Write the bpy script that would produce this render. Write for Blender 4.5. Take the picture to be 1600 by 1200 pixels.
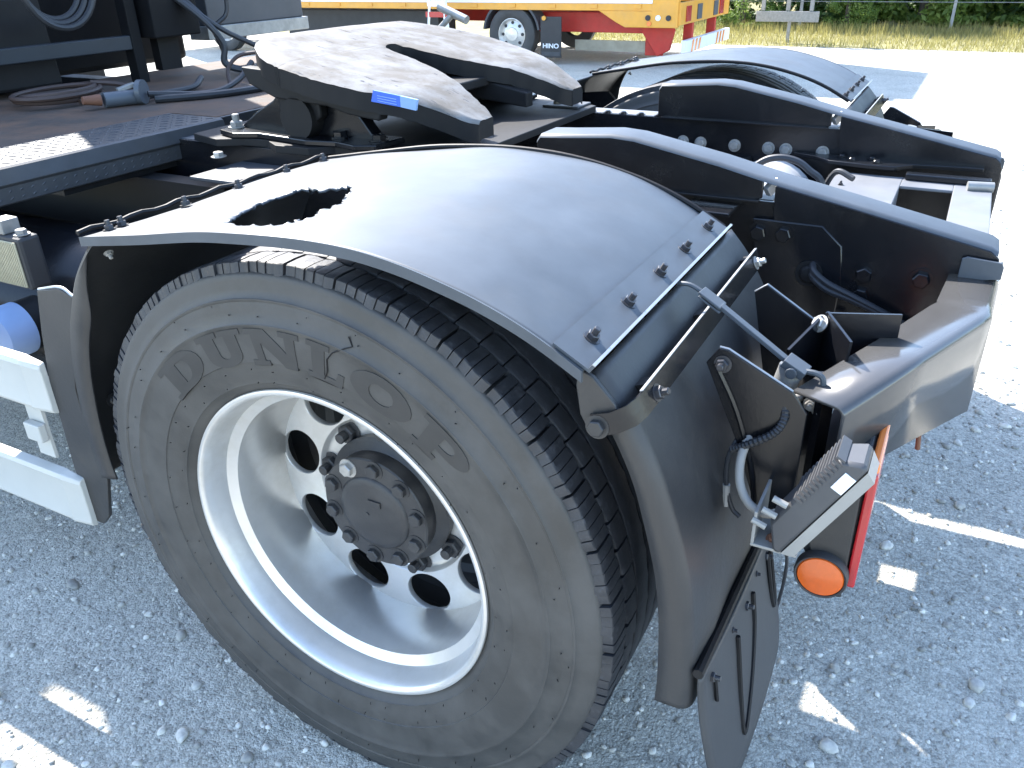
import bpy, bmesh, math, random
import numpy as np
from mathutils import Vector, Matrix, Quaternion
for o in list(bpy.data.objects):
    bpy.data.objects.remove(o)
scene = bpy.context.scene
COL = scene.collection
rnd = random.Random(7)
PI = math.pi

# ------------------------------------------------------------------ camera
cam_d = bpy.data.cameras.new('camera')
cam = bpy.data.objects.new('camera', cam_d)
COL.objects.link(cam)
yaw, pit, rol = 0.49912995, 0.48383249, -0.02307336
fw = Vector((-math.sin(yaw)*math.cos(pit), math.cos(yaw)*math.cos(pit), -math.sin(pit)))
rt = Vector((math.cos(yaw), math.sin(yaw), 0))
up = rt.cross(fw)
r2 = rt*math.cos(rol) + up*math.sin(rol)
u2 = -rt*math.sin(rol) + up*math.cos(rol)
M = Matrix((r2, u2, -fw)).transposed().to_4x4()
M.translation = (0.79471739, -0.79235014, 1.40500338)
cam.matrix_world = M
cam_d.sensor_width = 36
cam_d.lens = 36*1280.166/1600
cam_d.clip_start = 0.05
cam_d.clip_end = 600
scene.camera = cam

# ------------------------------------------------------------------ light
SA, SB = 0.95, 0.52                       # light travels (+SA, -SB, -1)
sun_vec = Vector((-SA, SB, 1)).normalized()
elev = math.asin(sun_vec.z)
world = bpy.data.worlds.new('World')
scene.world = world
world.use_nodes = True
wn = world.node_tree
bg = wn.nodes['Background']
sky = wn.nodes.new('ShaderNodeTexSky')
sky.sky_type = 'NISHITA'
sky.sun_disc = False
sky.sun_elevation = elev
sky.sun_rotation = math.atan2(sun_vec.x, sun_vec.y)
sky.air_density = 1.0
sky.dust_density = 0.6
sky.ozone_density = 1.0
wn.links.new(sky.outputs[0], bg.inputs[0])
bg.inputs[1].default_value = 0.15
sun_d = bpy.data.lights.new('sun', 'SUN')
sun_d.energy = 3.3
sun_d.angle = math.radians(0.55)
sun_d.color = (1.0, 0.95, 0.88)
sun = bpy.data.objects.new('sun', sun_d)
COL.objects.link(sun)
sun.rotation_mode = 'QUATERNION'
sun.rotation_quaternion = (-sun_vec).to_track_quat('-Z', 'Y')
sun.location = (-3, 2, 6)
vs = scene.view_settings
vs.view_transform = 'Standard'
vs.look = 'None'
vs.gamma = 1
vs.exposure = 2.3
vs.use_curve_mapping = False

# ------------------------------------------------------------------ materials
def nodes(m):
    return m.node_tree.nodes, m.node_tree.links
def mat(name, col, rough=0.5, metal=0.0, var=0.0, vscale=8.0, dust=0.0, dustcol=(.22,.2,.17), dscale=5.0,
        bump=0.0, bscale=60.0, rvar=0.0, spec=0.5, coat=0.0, dlo=.45, dhi=.75, stretch=None):
    m = bpy.data.materials.new(name)
    m.use_nodes = True
    n, l = nodes(m)
    b = n['Principled BSDF']
    b.inputs['Metallic'].default_value = metal
    b.inputs['Roughness'].default_value = rough
    b.inputs['Specular IOR Level'].default_value = spec
    if coat:
        b.inputs['Coat Weight'].default_value = coat
        b.inputs['Coat Roughness'].default_value = .2
    geo = n.new('ShaderNodeNewGeometry')
    pos = geo.outputs['Position']
    if stretch:
        mp = n.new('ShaderNodeMapping')
        mp.inputs['Scale'].default_value = stretch
        l.new(pos, mp.inputs['Vector'])
        pos = mp.outputs['Vector']
    def noise(sc, det=4, ro=.6):
        t = n.new('ShaderNodeTexNoise')
        t.inputs['Scale'].default_value = sc
        t.inputs['Detail'].default_value = det
        t.inputs['Roughness'].default_value = ro
        l.new(pos, t.inputs['Vector'])
        return t
    c = None
    def rgb(v):
        r = n.new('ShaderNodeRGB')
        r.outputs[0].default_value = (*v, 1)
        return r.outputs[0]
    c = rgb(col)
    if var:
        t = noise(vscale, 5)
        mx = n.new('ShaderNodeMix')
        mx.data_type = 'RGBA'
        mx.blend_type = 'MULTIPLY'
        mx.inputs['Factor'].default_value = 1
        r = n.new('ShaderNodeMapRange')
        r.inputs['From Min'].default_value = .25
        r.inputs['From Max'].default_value = .75
        r.inputs['To Min'].default_value = 1-var
        r.inputs['To Max'].default_value = 1+var
        l.new(t.outputs[0], r.inputs['Value'])
        l.new(c, mx.inputs['A'])
        l.new(r.outputs[0], mx.inputs['B'])
        c = mx.outputs['Result']
    if dust:
        t = noise(dscale, 8, .7)
        r = n.new('ShaderNodeMapRange')
        r.inputs['From Min'].default_value = dlo
        r.inputs['From Max'].default_value = dhi
        r.inputs['To Min'].default_value = 0
        r.inputs['To Max'].default_value = dust
        l.new(t.outputs[0], r.inputs['Value'])
        mx = n.new('ShaderNodeMix')
        mx.data_type = 'RGBA'
        l.new(r.outputs[0], mx.inputs['Factor'])
        l.new(c, mx.inputs['A'])
        mx.inputs['B'].default_value = (*dustcol, 1)
        c = mx.outputs['Result']
        rr = n.new('ShaderNodeMapRange')
        rr.inputs['To Min'].default_value = rough
        rr.inputs['To Max'].default_value = min(.95, rough+.4)
        l.new(r.outputs[0], rr.inputs['Value'])
        l.new(rr.outputs[0], b.inputs['Roughness'])
    elif rvar:
        t = noise(vscale*1.7, 6)
        rr = n.new('ShaderNodeMapRange')
        rr.inputs['From Min'].default_value = .3
        rr.inputs['From Max'].default_value = .7
        rr.inputs['To Min'].default_value = max(.05, rough-rvar)
        rr.inputs['To Max'].default_value = rough+rvar
        l.new(t.outputs[0], rr.inputs['Value'])
        l.new(rr.outputs[0], b.inputs['Roughness'])
    l.new(c, b.inputs['Base Color'])
    if bump:
        t = noise(bscale, 6, .65)
        bm_ = n.new('ShaderNodeBump')
        bm_.inputs['Strength'].default_value = bump
        bm_.inputs['Distance'].default_value = .004
        l.new(t.outputs[0], bm_.inputs['Height'])
        l.new(bm_.outputs[0], b.inputs['Normal'])
    return m

MT = {}
MT['frame'] = mat('frame_black_paint', (.0065,.007,.009), .24, var=.3, dust=.22, dustcol=(.06,.055,.05), dscale=7, dlo=.5, dhi=.85, bump=.08, bscale=90, spec=.4)
MT['framedark'] = mat('frame_dull_black', (.006,.006,.007), .6, var=.3, spec=.3, dust=.3, dustcol=(.03,.027,.024), dscale=9, bump=.1)
MT['fender'] = mat('fender_satin_grey', (.057,.067,.079), .46, var=.20, vscale=11, bump=.035, bscale=22, spec=.38, dust=.30, dustcol=(.10,.108,.115), dscale=7, dlo=.48, dhi=.75)
MT['wing'] = mat('wing_grey_paint', (.060,.060,.061), .17, var=.10, vscale=6, rvar=.05, bump=.012, bscale=14, spec=.65)
MT['guard'] = mat('mudguard_plastic', (.024,.024,.025), .42, var=.15, vscale=9, dust=.4, dustcol=(.065,.06,.053), dscale=6, bump=.12, bscale=120)
MT['flap'] = mat('mudflap_rubber', (.040,.041,.043), .5, var=.12, dust=.3, dustcol=(.075,.072,.07), dscale=4, bump=.06)
MT['tyre'] = mat('tyre_sidewall_rubber', (.040,.0385,.036), .5, var=.22, vscale=9, dust=.65, dustcol=(.088,.083,.077), dscale=4.5, bump=.08, bscale=150, dlo=.42, dhi=.66)
MT['tread'] = mat('tyre_tread_rubber', (.026,.027,.031), .55, var=.25, vscale=30, dust=.6, dustcol=(.10,.10,.11), dscale=55, bump=.25, bscale=120, dlo=.55, dhi=.75)
MT['letter'] = mat('tyre_lettering_rubber', (.027,.0255,.024), .6, var=.15, vscale=20, dust=.45, dustcol=(.06,.056,.051), dscale=14)
MT['rim'] = mat('rim_silver_paint', (.64,.63,.61), .32, metal=.6, var=.06, vscale=14, rvar=.07, dust=.5, dustcol=(.33,.29,.22), dscale=6, dlo=.46, dhi=.8)
MT['rimdark'] = mat('inner_rim_grey', (.13,.13,.13), .5, metal=.2, var=.2)
MT['hub'] = mat('hub_black', (.026,.026,.028), .45, var=.25, dust=.5, dustcol=(.085,.08,.074), dscale=14, bump=.15, bscale=200)
MT['bolt'] = mat('bolt_dark_steel', (.055,.055,.06), .34, metal=.5, var=.3, vscale=60)
MT['boltlight'] = mat('bolt_zinc', (.42,.41,.39), .38, metal=.6, var=.2, vscale=60)
MT['boltgrey'] = mat('bolt_grey', (.24,.235,.225), .5, metal=.25, var=.25, vscale=60)
MT['steel'] = mat('pale_edge_metal', (.34,.35,.36), .38, metal=.5, var=.2, vscale=30)
MT['galv'] = mat('galvanised_tube', (.27,.27,.26), .5, metal=.4, var=.25, vscale=25)
MT['white'] = mat('side_guard_white', (.44,.44,.41), .42, metal=.0, var=.05, vscale=9, dust=.2, dustcol=(.5,.47,.4), dscale=8, dlo=.55, dhi=.85)
MT['hose'] = mat('hose_rubber', (.018,.020,.024), .5, var=.2, dust=.3, dustcol=(.05,.05,.056), dscale=12)
MT['hosegrey'] = mat('cable_grey', (.27,.26,.24), .55, var=.15)
MT['hosebrown'] = mat('hose_brown', (.05,.03,.024), .55, var=.2)
MT['deck'] = mat('deck_rusty', (.05,.037,.029), .8, var=.3, vscale=7, dust=.75, dustcol=(.17,.085,.045), dscale=5, bump=.3, bscale=40, dlo=.4, dhi=.7)
MT['cab'] = mat('cab_rear_dark', (.006,.0065,.008), .55, var=.3, dust=.3, dustcol=(.018,.016,.015), spec=.15)
MT['panelgrey'] = mat('dusty_grey_panel', (.045,.049,.057), .55, var=.15, dust=.3, dustcol=(.12,.11,.1))
MT['barblue'] = mat('rack_bar_paint', (.015,.021,.029), .5, var=.2)
MT['blue'] = mat('blue_plastic', (.33,.45,.68), .4, var=.1)
MT['bluelabel'] = mat('blue_label', (.03,.12,.55), .4)
MT['bluelabel2'] = mat('pale_blue_label', (.22,.36,.62), .4)
MT['labelwhite'] = mat('label_white', (.75,.77,.8), .5)
MT['lens'] = mat('ribbed_lamp_glass', (.36,.33,.23), .22, var=.15, vscale=60)
MT['amber'] = mat('amber_reflector', (.62,.105,.008), .25, var=.08, vscale=120, coat=.5)
MT['orange'] = mat('orange_lens', (.80,.20,.03), .25, coat=.5)
MT['red'] = mat('red_lens', (.40,.012,.016), .25, coat=.5)
MT['lampgrey'] = mat('work_lamp_grey', (.055,.056,.06), .5, var=.1, dust=.3, dustcol=(.10,.097,.09), dscale=20)
MT['lampface'] = mat('work_lamp_face', (.26,.255,.24), .35, var=.1)
MT['plug'] = mat('plug_grey', (.075,.088,.105), .45, var=.1)
MT['yellow'] = mat('truck_yellow', (.72,.34,.045), .4, var=.08, dust=.2, dustcol=(.4,.3,.2))
MT['truckred'] = mat('truck_red', (.50,.03,.02), .5, var=.15, dust=.2, dustcol=(.3,.15,.1))
MT['truckwhite'] = mat('truck_white', (.80,.81,.82), .4, var=.03)
MT['truckblack'] = mat('truck_black', (.03,.03,.032), .6, var=.2)
MT['gtyre'] = mat('far_tyre', (.05,.05,.05), .7, var=.2)
MT['rust'] = mat('rust_brown', (.16,.07,.04), .75, var=.3)
MT['wood'] = mat('grey_wood', (.34,.31,.24), .8, var=.2)
MT['bark'] = mat('bark', (.09,.07,.05), .9, var=.3, bump=.5, bscale=30)
MT['post'] = mat('fence_post', (.28,.28,.27), .7, var=.2)

def plate_mat():
    m = mat('fifth_wheel_worn_steel', (.118,.106,.092), .72, metal=.0, spec=.15, var=.15, vscale=6, bump=.22, bscale=45, rvar=.1)
    n, l = nodes(m)
    b = n['Principled BSDF']
    src = b.inputs['Base Color'].links[0].from_socket
    geo = n.new('ShaderNodeNewGeometry')
    # scraped rings round the king-pin and dark grease flakes
    sub = n.new('ShaderNodeVectorMath'); sub.operation = 'SUBTRACT'
    sub.inputs[1].default_value = (-.62, 1.22, 1.19)
    l.new(geo.outputs['Position'], sub.inputs[0])
    ln = n.new('ShaderNodeVectorMath'); ln.operation = 'LENGTH'
    l.new(sub.outputs[0], ln.inputs[0])
    nz = n.new('ShaderNodeTexNoise'); nz.inputs['Scale'].default_value = 3.5; nz.inputs['Detail'].default_value = 6
    l.new(geo.outputs['Position'], nz.inputs['Vector'])
    ad = n.new('ShaderNodeMath'); ad.operation = 'MULTIPLY_ADD'
    ad.inputs[1].default_value = .16
    l.new(nz.outputs[0], ad.inputs[0]); l.new(ln.outputs['Value'], ad.inputs[2])
    sc = n.new('ShaderNodeMath'); sc.operation = 'MULTIPLY'; sc.inputs[1].default_value = 78
    l.new(ad.outputs[0], sc.inputs[0])
    sn = n.new('ShaderNodeMath'); sn.operation = 'SINE'; l.new(sc.outputs[0], sn.inputs[0])
    mr = n.new('ShaderNodeMapRange')
    mr.inputs['From Min'].default_value = -.2; mr.inputs['From Max'].default_value = .9
    l.new(sn.outputs[0], mr.inputs['Value'])
    mx = n.new('ShaderNodeMix'); mx.data_type = 'RGBA'
    nm = n.new('ShaderNodeTexNoise'); nm.inputs['Scale'].default_value = 9; nm.inputs['Detail'].default_value = 9; nm.inputs['Roughness'].default_value = .7
    l.new(geo.outputs['Position'], nm.inputs['Vector'])
    mn = n.new('ShaderNodeMapRange'); mn.inputs['From Min'].default_value = .42; mn.inputs['From Max'].default_value = .62
    l.new(nm.outputs[0], mn.inputs['Value'])
    mm_ = n.new('ShaderNodeMath'); mm_.operation = 'MULTIPLY_ADD'; mm_.inputs[1].default_value = .22
    l.new(mr.outputs[0], mm_.inputs[0]); l.new(mn.outputs[0], mm_.inputs[2])
    l.new(mm_.outputs[0], mx.inputs['Factor'])
    l.new(src, mx.inputs['A']); mx.inputs['B'].default_value = (.185,.183,.18,1)
    n2 = n.new('ShaderNodeTexNoise'); n2.inputs['Scale'].default_value = 16; n2.inputs['Detail'].default_value = 10; n2.inputs['Roughness'].default_value = .75
    mp = n.new('ShaderNodeMapping'); mp.inputs['Scale'].default_value = (.8, 2.6, 1)
    l.new(geo.outputs['Position'], mp.inputs['Vector']); l.new(mp.outputs[0], n2.inputs['Vector'])
    m2 = n.new('ShaderNodeMapRange'); m2.inputs['From Min'].default_value = .60; m2.inputs['From Max'].default_value = .64
    l.new(n2.outputs[0], m2.inputs['Value'])
    mx2 = n.new('ShaderNodeMix'); mx2.data_type = 'RGBA'
    l.new(m2.outputs[0], mx2.inputs['Factor']); l.new(mx.outputs['Result'], mx2.inputs['A'])
    mx2.inputs['B'].default_value = (.05,.05,.06,1)
    l.new(mx2.outputs['Result'], b.inputs['Base Color'])
    return m
MT['plate'] = plate_mat()

def checker_mat():
    m = mat('checker_plate_steel', (.05,.054,.06), .5, metal=.2, var=.25, vscale=12, dust=.4, dustcol=(.09,.08,.07), dscale=8)
    return m
MT['checker'] = checker_mat()
MT['sunlitgrey'] = mat('painted_sunlit_grey', (.15,.155,.165), .5, var=.2, vscale=8, dust=.3, dustcol=(.22,.2,.17), dscale=6)  # lighter grey with sunlight painted into it, plus random dust
MT['silver'] = mat('tank_silver', (.5,.5,.5), .4, metal=.3, var=.1)

def gravel_mat():
    m = bpy.data.materials.new('gravel')
    m.use_nodes = True
    n, l = nodes(m)
    b = n['Principled BSDF']
    b.inputs['Roughness'].default_value = .92
    b.inputs['Specular IOR Level'].default_value = .2
    geo = n.new('ShaderNodeNewGeometry')
    P = geo.outputs['Position']
    # wobble so that the grains are not round cells
    nw = n.new('ShaderNodeTexNoise'); nw.inputs['Scale'].default_value = 120; nw.inputs['Detail'].default_value = 3
    l.new(P, nw.inputs['Vector'])
    va = n.new('ShaderNodeVectorMath'); va.operation = 'MULTIPLY_ADD'
    va.inputs[1].default_value = (.006,)*3
    l.new(nw.outputs['Color'], va.inputs[0]); l.new(P, va.inputs[2])
    def vor(sc):
        v = n.new('ShaderNodeTexVoronoi'); v.inputs['Scale'].default_value = sc
        l.new(va.outputs[0], v.inputs['Vector']); return v
    v1, v2, v3 = vor(190), vor(85), vor(420)
    nb = n.new('ShaderNodeTexNoise'); nb.inputs['Scale'].default_value = 2.2; nb.inputs['Detail'].default_value = 8
    l.new(P, nb.inputs['Vector'])
    def sep(v):
        s = n.new('ShaderNodeSeparateColor'); l.new(v.outputs['Color'], s.inputs[0]); return s
    s1, s2, s3 = sep(v1), sep(v2), sep(v3)
    def math_(op, a, bb):
        x = n.new('ShaderNodeMath'); x.operation = op
        for i, q in enumerate((a, bb)):
            if isinstance(q, (int, float)): x.inputs[i].default_value = q
            else: l.new(q, x.inputs[i])
        return x.outputs[0]
    val = math_('ADD', math_('MULTIPLY', s1.outputs[0], .4), math_('ADD', math_('MULTIPLY', s2.outputs[0], .3), math_('MULTIPLY', s3.outputs[0], .3)))
    val = math_('ADD', math_('MULTIPLY', val, .75), math_('MULTIPLY', nb.outputs[0], .35))
    cr = n.new('ShaderNodeValToRGB')
    cr.color_ramp.elements[0].position = .25; cr.color_ramp.elements[0].color = (.25,.243,.215,1)
    cr.color_ramp.elements[1].position = .85; cr.color_ramp.elements[1].color = (.66,.64,.565,1)
    e = cr.color_ramp.elements.new(.55); e.color = (.455,.44,.385,1)
    l.new(val, cr.inputs[0])
    l.new(cr.outputs[0], b.inputs['Base Color'])
    h = math_('ADD', math_('MULTIPLY', v1.outputs['Distance'], -1.0), math_('ADD', math_('MULTIPLY', v2.outputs['Distance'], -1.4), math_('MULTIPLY', v3.outputs['Distance'], -.5)))
    h = math_('ADD', h, math_('MULTIPLY', nw.outputs[0], .9))
    bm_ = n.new('ShaderNodeBump'); bm_.inputs['Strength'].default_value = .6; bm_.inputs['Distance'].default_value = .006
    l.new(h, bm_.inputs['Height']); l.new(bm_.outputs[0], b.inputs['Normal'])
    return m
MT['gravel'] = gravel_mat()
def stone_mat(name, obj_random=True):
    m = bpy.data.materials.new(name); m.use_nodes = True
    n, l = nodes(m); b = n['Principled BSDF']; b.inputs['Roughness'].default_value = .88
    geo = n.new('ShaderNodeNewGeometry')
    cr = n.new('ShaderNodeValToRGB')
    cr.color_ramp.elements[0].color = (.24,.235,.215,1); cr.color_ramp.elements[1].color = (.68,.655,.59,1)
    if obj_random:
        oi = n.new('ShaderNodeObjectInfo'); l.new(oi.outputs['Random'], cr.inputs[0])
    else:
        l.new(geo.outputs['Random Per Island'], cr.inputs[0])
    t = n.new('ShaderNodeTexNoise'); t.inputs['Scale'].default_value = 90; t.inputs['Detail'].default_value = 6
    l.new(geo.outputs['Position'], t.inputs['Vector'])
    mx = n.new('ShaderNodeMix'); mx.data_type = 'RGBA'; mx.blend_type = 'OVERLAY'; mx.inputs['Factor'].default_value = .5
    l.new(cr.outputs[0], mx.inputs['A']); l.new(t.outputs[0], mx.inputs['B'])
    l.new(mx.outputs['Result'], b.inputs['Base Color'])
    bp = n.new('ShaderNodeBump'); bp.inputs['Strength'].default_value = .4; bp.inputs['Distance'].default_value = .003
    l.new(t.outputs[0], bp.inputs['Height']); l.new(bp.outputs[0], b.inputs['Normal'])
    return m
MT['stone'] = stone_mat('stone')
MT['pebble'] = stone_mat('pebbles', False)
def leaf_mat(name, c0, c1):
    m = bpy.data.materials.new(name); m.use_nodes = True
    n, l = nodes(m); b = n['Principled BSDF']; b.inputs['Roughness'].default_value = .55
    geo = n.new('ShaderNodeNewGeometry')
    cr = n.new('ShaderNodeValToRGB')
    cr.color_ramp.elements[0].color = (*c0, 1); cr.color_ramp.elements[1].color = (*c1, 1)
    l.new(geo.outputs['Random Per Island'], cr.inputs[0])
    l.new(cr.outputs[0], b.inputs['Base Color'])
    tr = n.new('ShaderNodeBsdfTranslucent'); l.new(cr.outputs[0], tr.inputs[0])
    ms = n.new('ShaderNodeMixShader'); ms.inputs[0].default_value = .5
    out = n['Material Output']
    l.new(b.outputs[0], ms.inputs[1]); l.new(tr.outputs[0], ms.inputs[2]); l.new(ms.outputs[0], out.inputs[0])
    return m
MT['leaf1'] = leaf_mat('leaf_dark', (.03,.07,.016), (.09,.16,.035))
MT['leaf2'] = leaf_mat('leaf_light', (.09,.16,.025), (.24,.32,.07))
MT['grass'] = leaf_mat('dry_grass', (.20,.18,.06), (.36,.33,.12))
MT['turf'] = mat('dry_turf', (.22,.20,.09), .95, var=.3, vscale=3, dust=.5, dustcol=(.3,.27,.16), dscale=2)

# ------------------------------------------------------------------ mesh helpers
YC2 = 2.44            # y of near side + y of far side: mirror plane is y = 1.22
W = {}                # world translation of every object made here

class MB:
    def __init__(s):
        s.v = []; s.f = []
    def add(s, vs, fs):
        k = len(s.v)
        s.v += [tuple(q) for q in vs]
        s.f += [tuple(i+k for i in f) for f in fs]
        return s
    def box(s, a, b):
        x0, y0, z0 = a; x1, y1, z1 = b
        return s.add([(x0,y0,z0),(x1,y0,z0),(x1,y1,z0),(x0,y1,z0),(x0,y0,z1),(x1,y0,z1),(x1,y1,z1),(x0,y1,z1)],
                     [(0,3,2,1),(4,5,6,7),(0,1,5,4),(1,2,6,5),(2,3,7,6),(3,0,4,7)])
    def bar(s, p0, p1, w, h, upv=(0,0,1)):
        p0 = Vector(p0); p1 = Vector(p1); d = (p1-p0).normalized()
        sd = d.cross(Vector(upv))
        if sd.length < 1e-4: sd = d.cross(Vector((1,0,0)))
        sd.normalize(); u = sd.cross(d)
        vs = []
        for p in (p0, p1):
            for a, b in ((-1,-1),(1,-1),(1,1),(-1,1)):
                vs.append(p+sd*a*w/2+u*b*h/2)
        return s.add(vs, [(0,1,2,3),(7,6,5,4),(0,4,5,1),(1,5,6,2),(2,6,7,3),(3,7,4,0)])
    def prism(s, poly, axis, a0, a1):
        n = len(poly)
        def P(q, a):
            if axis == 'y': return (q[0], a, q[1])
            if axis == 'z': return (q[0], q[1], a)
            return (a, q[0], q[1])
        vs = [P(q, a0) for q in poly] + [P(q, a1) for q in poly]
        fs = [tuple(range(n)), tuple(range(2*n-1, n-1, -1))] + [(i, i+n, (i+1) % n+n, (i+1) % n) for i in range(n)]
        return s.add(vs, fs)
    def tube(s, path, r, n=8, cap=True):
        pts = [Vector(p) for p in path]
        t = (pts[1]-pts[0]).normalized()
        u = t.cross(Vector((0,0,1)))
        if u.length < 1e-3: u = t.cross(Vector((1,0,0)))
        u.normalize()
        vs = []
        for i, p in enumerate(pts):
            a = pts[max(0, i-1)]; b = pts[min(len(pts)-1, i+1)]
            t = (b-a).normalized()
            u = (u - t*u.dot(t)).normalized()
            w = t.cross(u)
            rr = r[i] if isinstance(r, (list, tuple)) else r
            for k in range(n):
                an = 2*PI*k/n
                vs.append(p+u*math.cos(an)*rr+w*math.sin(an)*rr)
        fs = []
        for i in range(len(pts)-1):
            for k in range(n):
                fs.append((i*n+k, i*n+(k+1) % n, (i+1)*n+(k+1) % n, (i+1)*n+k))
        if cap:
            fs.append(tuple(range(n-1, -1, -1)))
            fs.append(tuple((len(pts)-1)*n+k for k in range(n)))
        return s.add(vs, fs)
    def cyl(s, p0, p1, r, n=20, r1=None):
        return s.tube([p0, p1], [r, r if r1 is None else r1], n)
    def lathe(s, prof, n=96, c=(0,0,0), closed=False):
        vs = []
        for r, y in prof:
            for k in range(n):
                a = 2*PI*k/n
                vs.append((c[0]+r*math.cos(a), c[1]+y, c[2]+r*math.sin(a)))
        fs = []
        m = len(prof)
        for i in range(m if closed else m-1):
            j = (i+1) % m
            for k in range(n):
                fs.append((i*n+k, j*n+k, j*n+(k+1) % n, i*n+(k+1) % n))
        return s.add(vs, fs)
    def grid(s, fn, nu, nv):
        vs = [fn(i/nu, j/nv) for i in range(nu+1) for j in range(nv+1)]
        fs = [(i*(nv+1)+j, (i+1)*(nv+1)+j, (i+1)*(nv+1)+j+1, i*(nv+1)+j+1) for i in range(nu) for j in range(nv)]
        return s.add(vs, fs)
    def mirrored(s):
        o = MB()
        o.v = [(x, YC2-y, z) for x, y, z in s.v]
        o.f = [tuple(reversed(f)) for f in s.f]
        return o
    def mesh(s, name, material, smooth=40, fixn=True):
        me = bpy.data.meshes.new(name)
        me.from_pydata(s.v, [], s.f)
        if fixn:
            b = bmesh.new(); b.from_mesh(me)
            bmesh.ops.recalc_face_normals(b, faces=b.faces)
            b.to_mesh(me); b.free()
        me.materials.append(material)
        if smooth:
            me.shade_smooth()
            me.set_sharp_from_angle(angle=math.radians(smooth))
        return me
    def build(s, name, m, parent=None, smooth=40, bevel=0, solid=0, mirror=False, fixn=True, subdiv=0):
        t = s.mirrored() if mirror else s
        a = np.array(t.v)
        c = (a.min(0)+a.max(0))/2
        t2 = MB(); t2.v = [tuple(q) for q in (a-c)]; t2.f = t.f
        me = t2.mesh(name, MT[m], smooth, fixn)
        return link(name, me, parent, c, bevel, solid)

def link(name, me, parent=None, loc=(0,0,0), bevel=0, solid=0, quat=None):
    o = bpy.data.objects.new(name, me)
    COL.objects.link(o)
    loc = Vector(loc)
    W[o.name] = loc
    if parent:
        o.parent = parent
        o.location = loc - W[parent.name]
    else:
        o.location = loc
    if quat is not None:
        o.rotation_mode = 'QUATERNION'; o.rotation_quaternion = quat
    if solid:
        md = o.modifiers.new('thickness', 'SOLIDIFY'); md.thickness = solid; md.offset = -1
    if bevel:
        md = o.modifiers.new('edges', 'BEVEL'); md.width = bevel; md.segments = 2
        md.limit_method = 'ANGLE'; md.angle_limit = math.radians(50)
    return o

def empty(name, loc, parent=None):
    o = bpy.data.objects.new(name, None)
    o.empty_display_size = .1
    COL.objects.link(o)
    loc = Vector(loc)
    W[o.name] = loc
    o.location = loc - (W[parent.name] if parent else Vector())
    if parent: o.parent = parent
    return o
def tag(o, label, cat, group=None):
    o['label'] = label; o['category'] = cat
    if group: o['group'] = group
    return o
def struct(o):
    o['kind'] = 'structure'; return o
def stuff(o):
    o['kind'] = 'stuff'; return o

BOLTS = {}
def bolt_mesh(kind):
    if kind in BOLTS: return BOLTS[kind]
    b = MB()
    def hexa(z0, z1, r, n=6, ch=.12):
        b.tube([(0,0,z0),(0,0,z1-r*ch),(0,0,z1)], [r, r, r*.86], n)
    style, m = kind
    if style == 'nut':        # washer, nut and stud end
        b.tube([(0,0,0),(0,0,.14)], 1.35, 16)
        hexa(.14, .95, 1.0)
        b.tube([(0,0,.9),(0,0,1.9),(0,0,2.0)], [.55,.55,.42], 10)
    elif style == 'cap':      # plain hexagon bolt head on a washer
        b.tube([(0,0,0),(0,0,.14)], 1.4, 16)
        hexa(.14, .9, 1.0)
    elif style == 'round':
        b.tube([(0,0,0),(0,0,.2)], 1.5, 16)
        b.tube([(0,0,.2),(0,0,.5),(0,0,.75),(0,0,.85)], [1.0,.98,.75,.3], 12)
    me = b.mesh('bolt', MT[m], 35)
    BOLTS[kind] = me
    return me
def bolt(parent, p, nrm, r=.009, style='nut', m='bolt', mirror=False, name='bolt'):
    p = Vector(p); nrm = Vector(nrm).normalized()
    if mirror:
        p.y = YC2-p.y; nrm.y = -nrm.y
    q = nrm.to_track_quat('Z', 'Y') @ Quaternion((0,0,1), rnd.uniform(0, 1))
    o = link(name, bolt_mesh((style, m)), parent, p, quat=q)
    o.scale = (r, r, r)
    return o

def catmull(pts, n=8):
    P = [Vector(p) for p in pts]
    P = [P[0]*2-P[1]] + P + [P[-1]*2-P[-2]]
    out = []
    for i in range(1, len(P)-2):
        p0, p1, p2, p3 = P[i-1:i+3]
        for k in range(n):
            t = k/n
            out.append(.5*((2*p1)+(-p0+p2)*t+(2*p0-5*p1+4*p2-p3)*t*t+(-p0+3*p1-3*p2+p3)*t*t*t))
    out.append(P[-2])
    return out

# ------------------------------------------------------------------ ground
def hnoise(x, y):
    return (math.sin(x*1.3+.4)*math.cos(y*1.1)*.010 + math.sin(x*4.1+y*2.7)*.004 + math.sin(x*9.3-y*7.9)*.0016)
g = MB()
xs = [-260,-120,-60,-30,-16,-10,-7,-5] + list(np.arange(-4, 3.01, .1)) + [3.6,4.5,6,9,16,30,60,120,260]
ys = [-260,-120,-60,-30,-12,-6,-4,-3] + list(np.arange(-2, 5.01, .1)) + [5.6,6.5,8,10,12,14,16,22,40,80,160,300]
fade = lambda x, y: max(0., min(1., (4-max(abs(x+.5), abs(y-1.5)))/1.0))
idx = []
gv = []
for x in xs:
    for y in ys:
        r = math.hypot(x, max(0, abs(y-.28)-.3))
        flat = 1 if r > .5 else 0
        gv.append((x, y, (hnoise(x, y)+.004)*fade(x, y)))
ny = len(ys)
gf = [(i*ny+j, (i+1)*ny+j, (i+1)*ny+j+1, i*ny+j+1) for i in range(len(xs)-1) for j in range(ny-1)]
g.add(gv, gf)
ground = struct(g.build('ground', 'gravel', None, 180, fixn=False))

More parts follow.
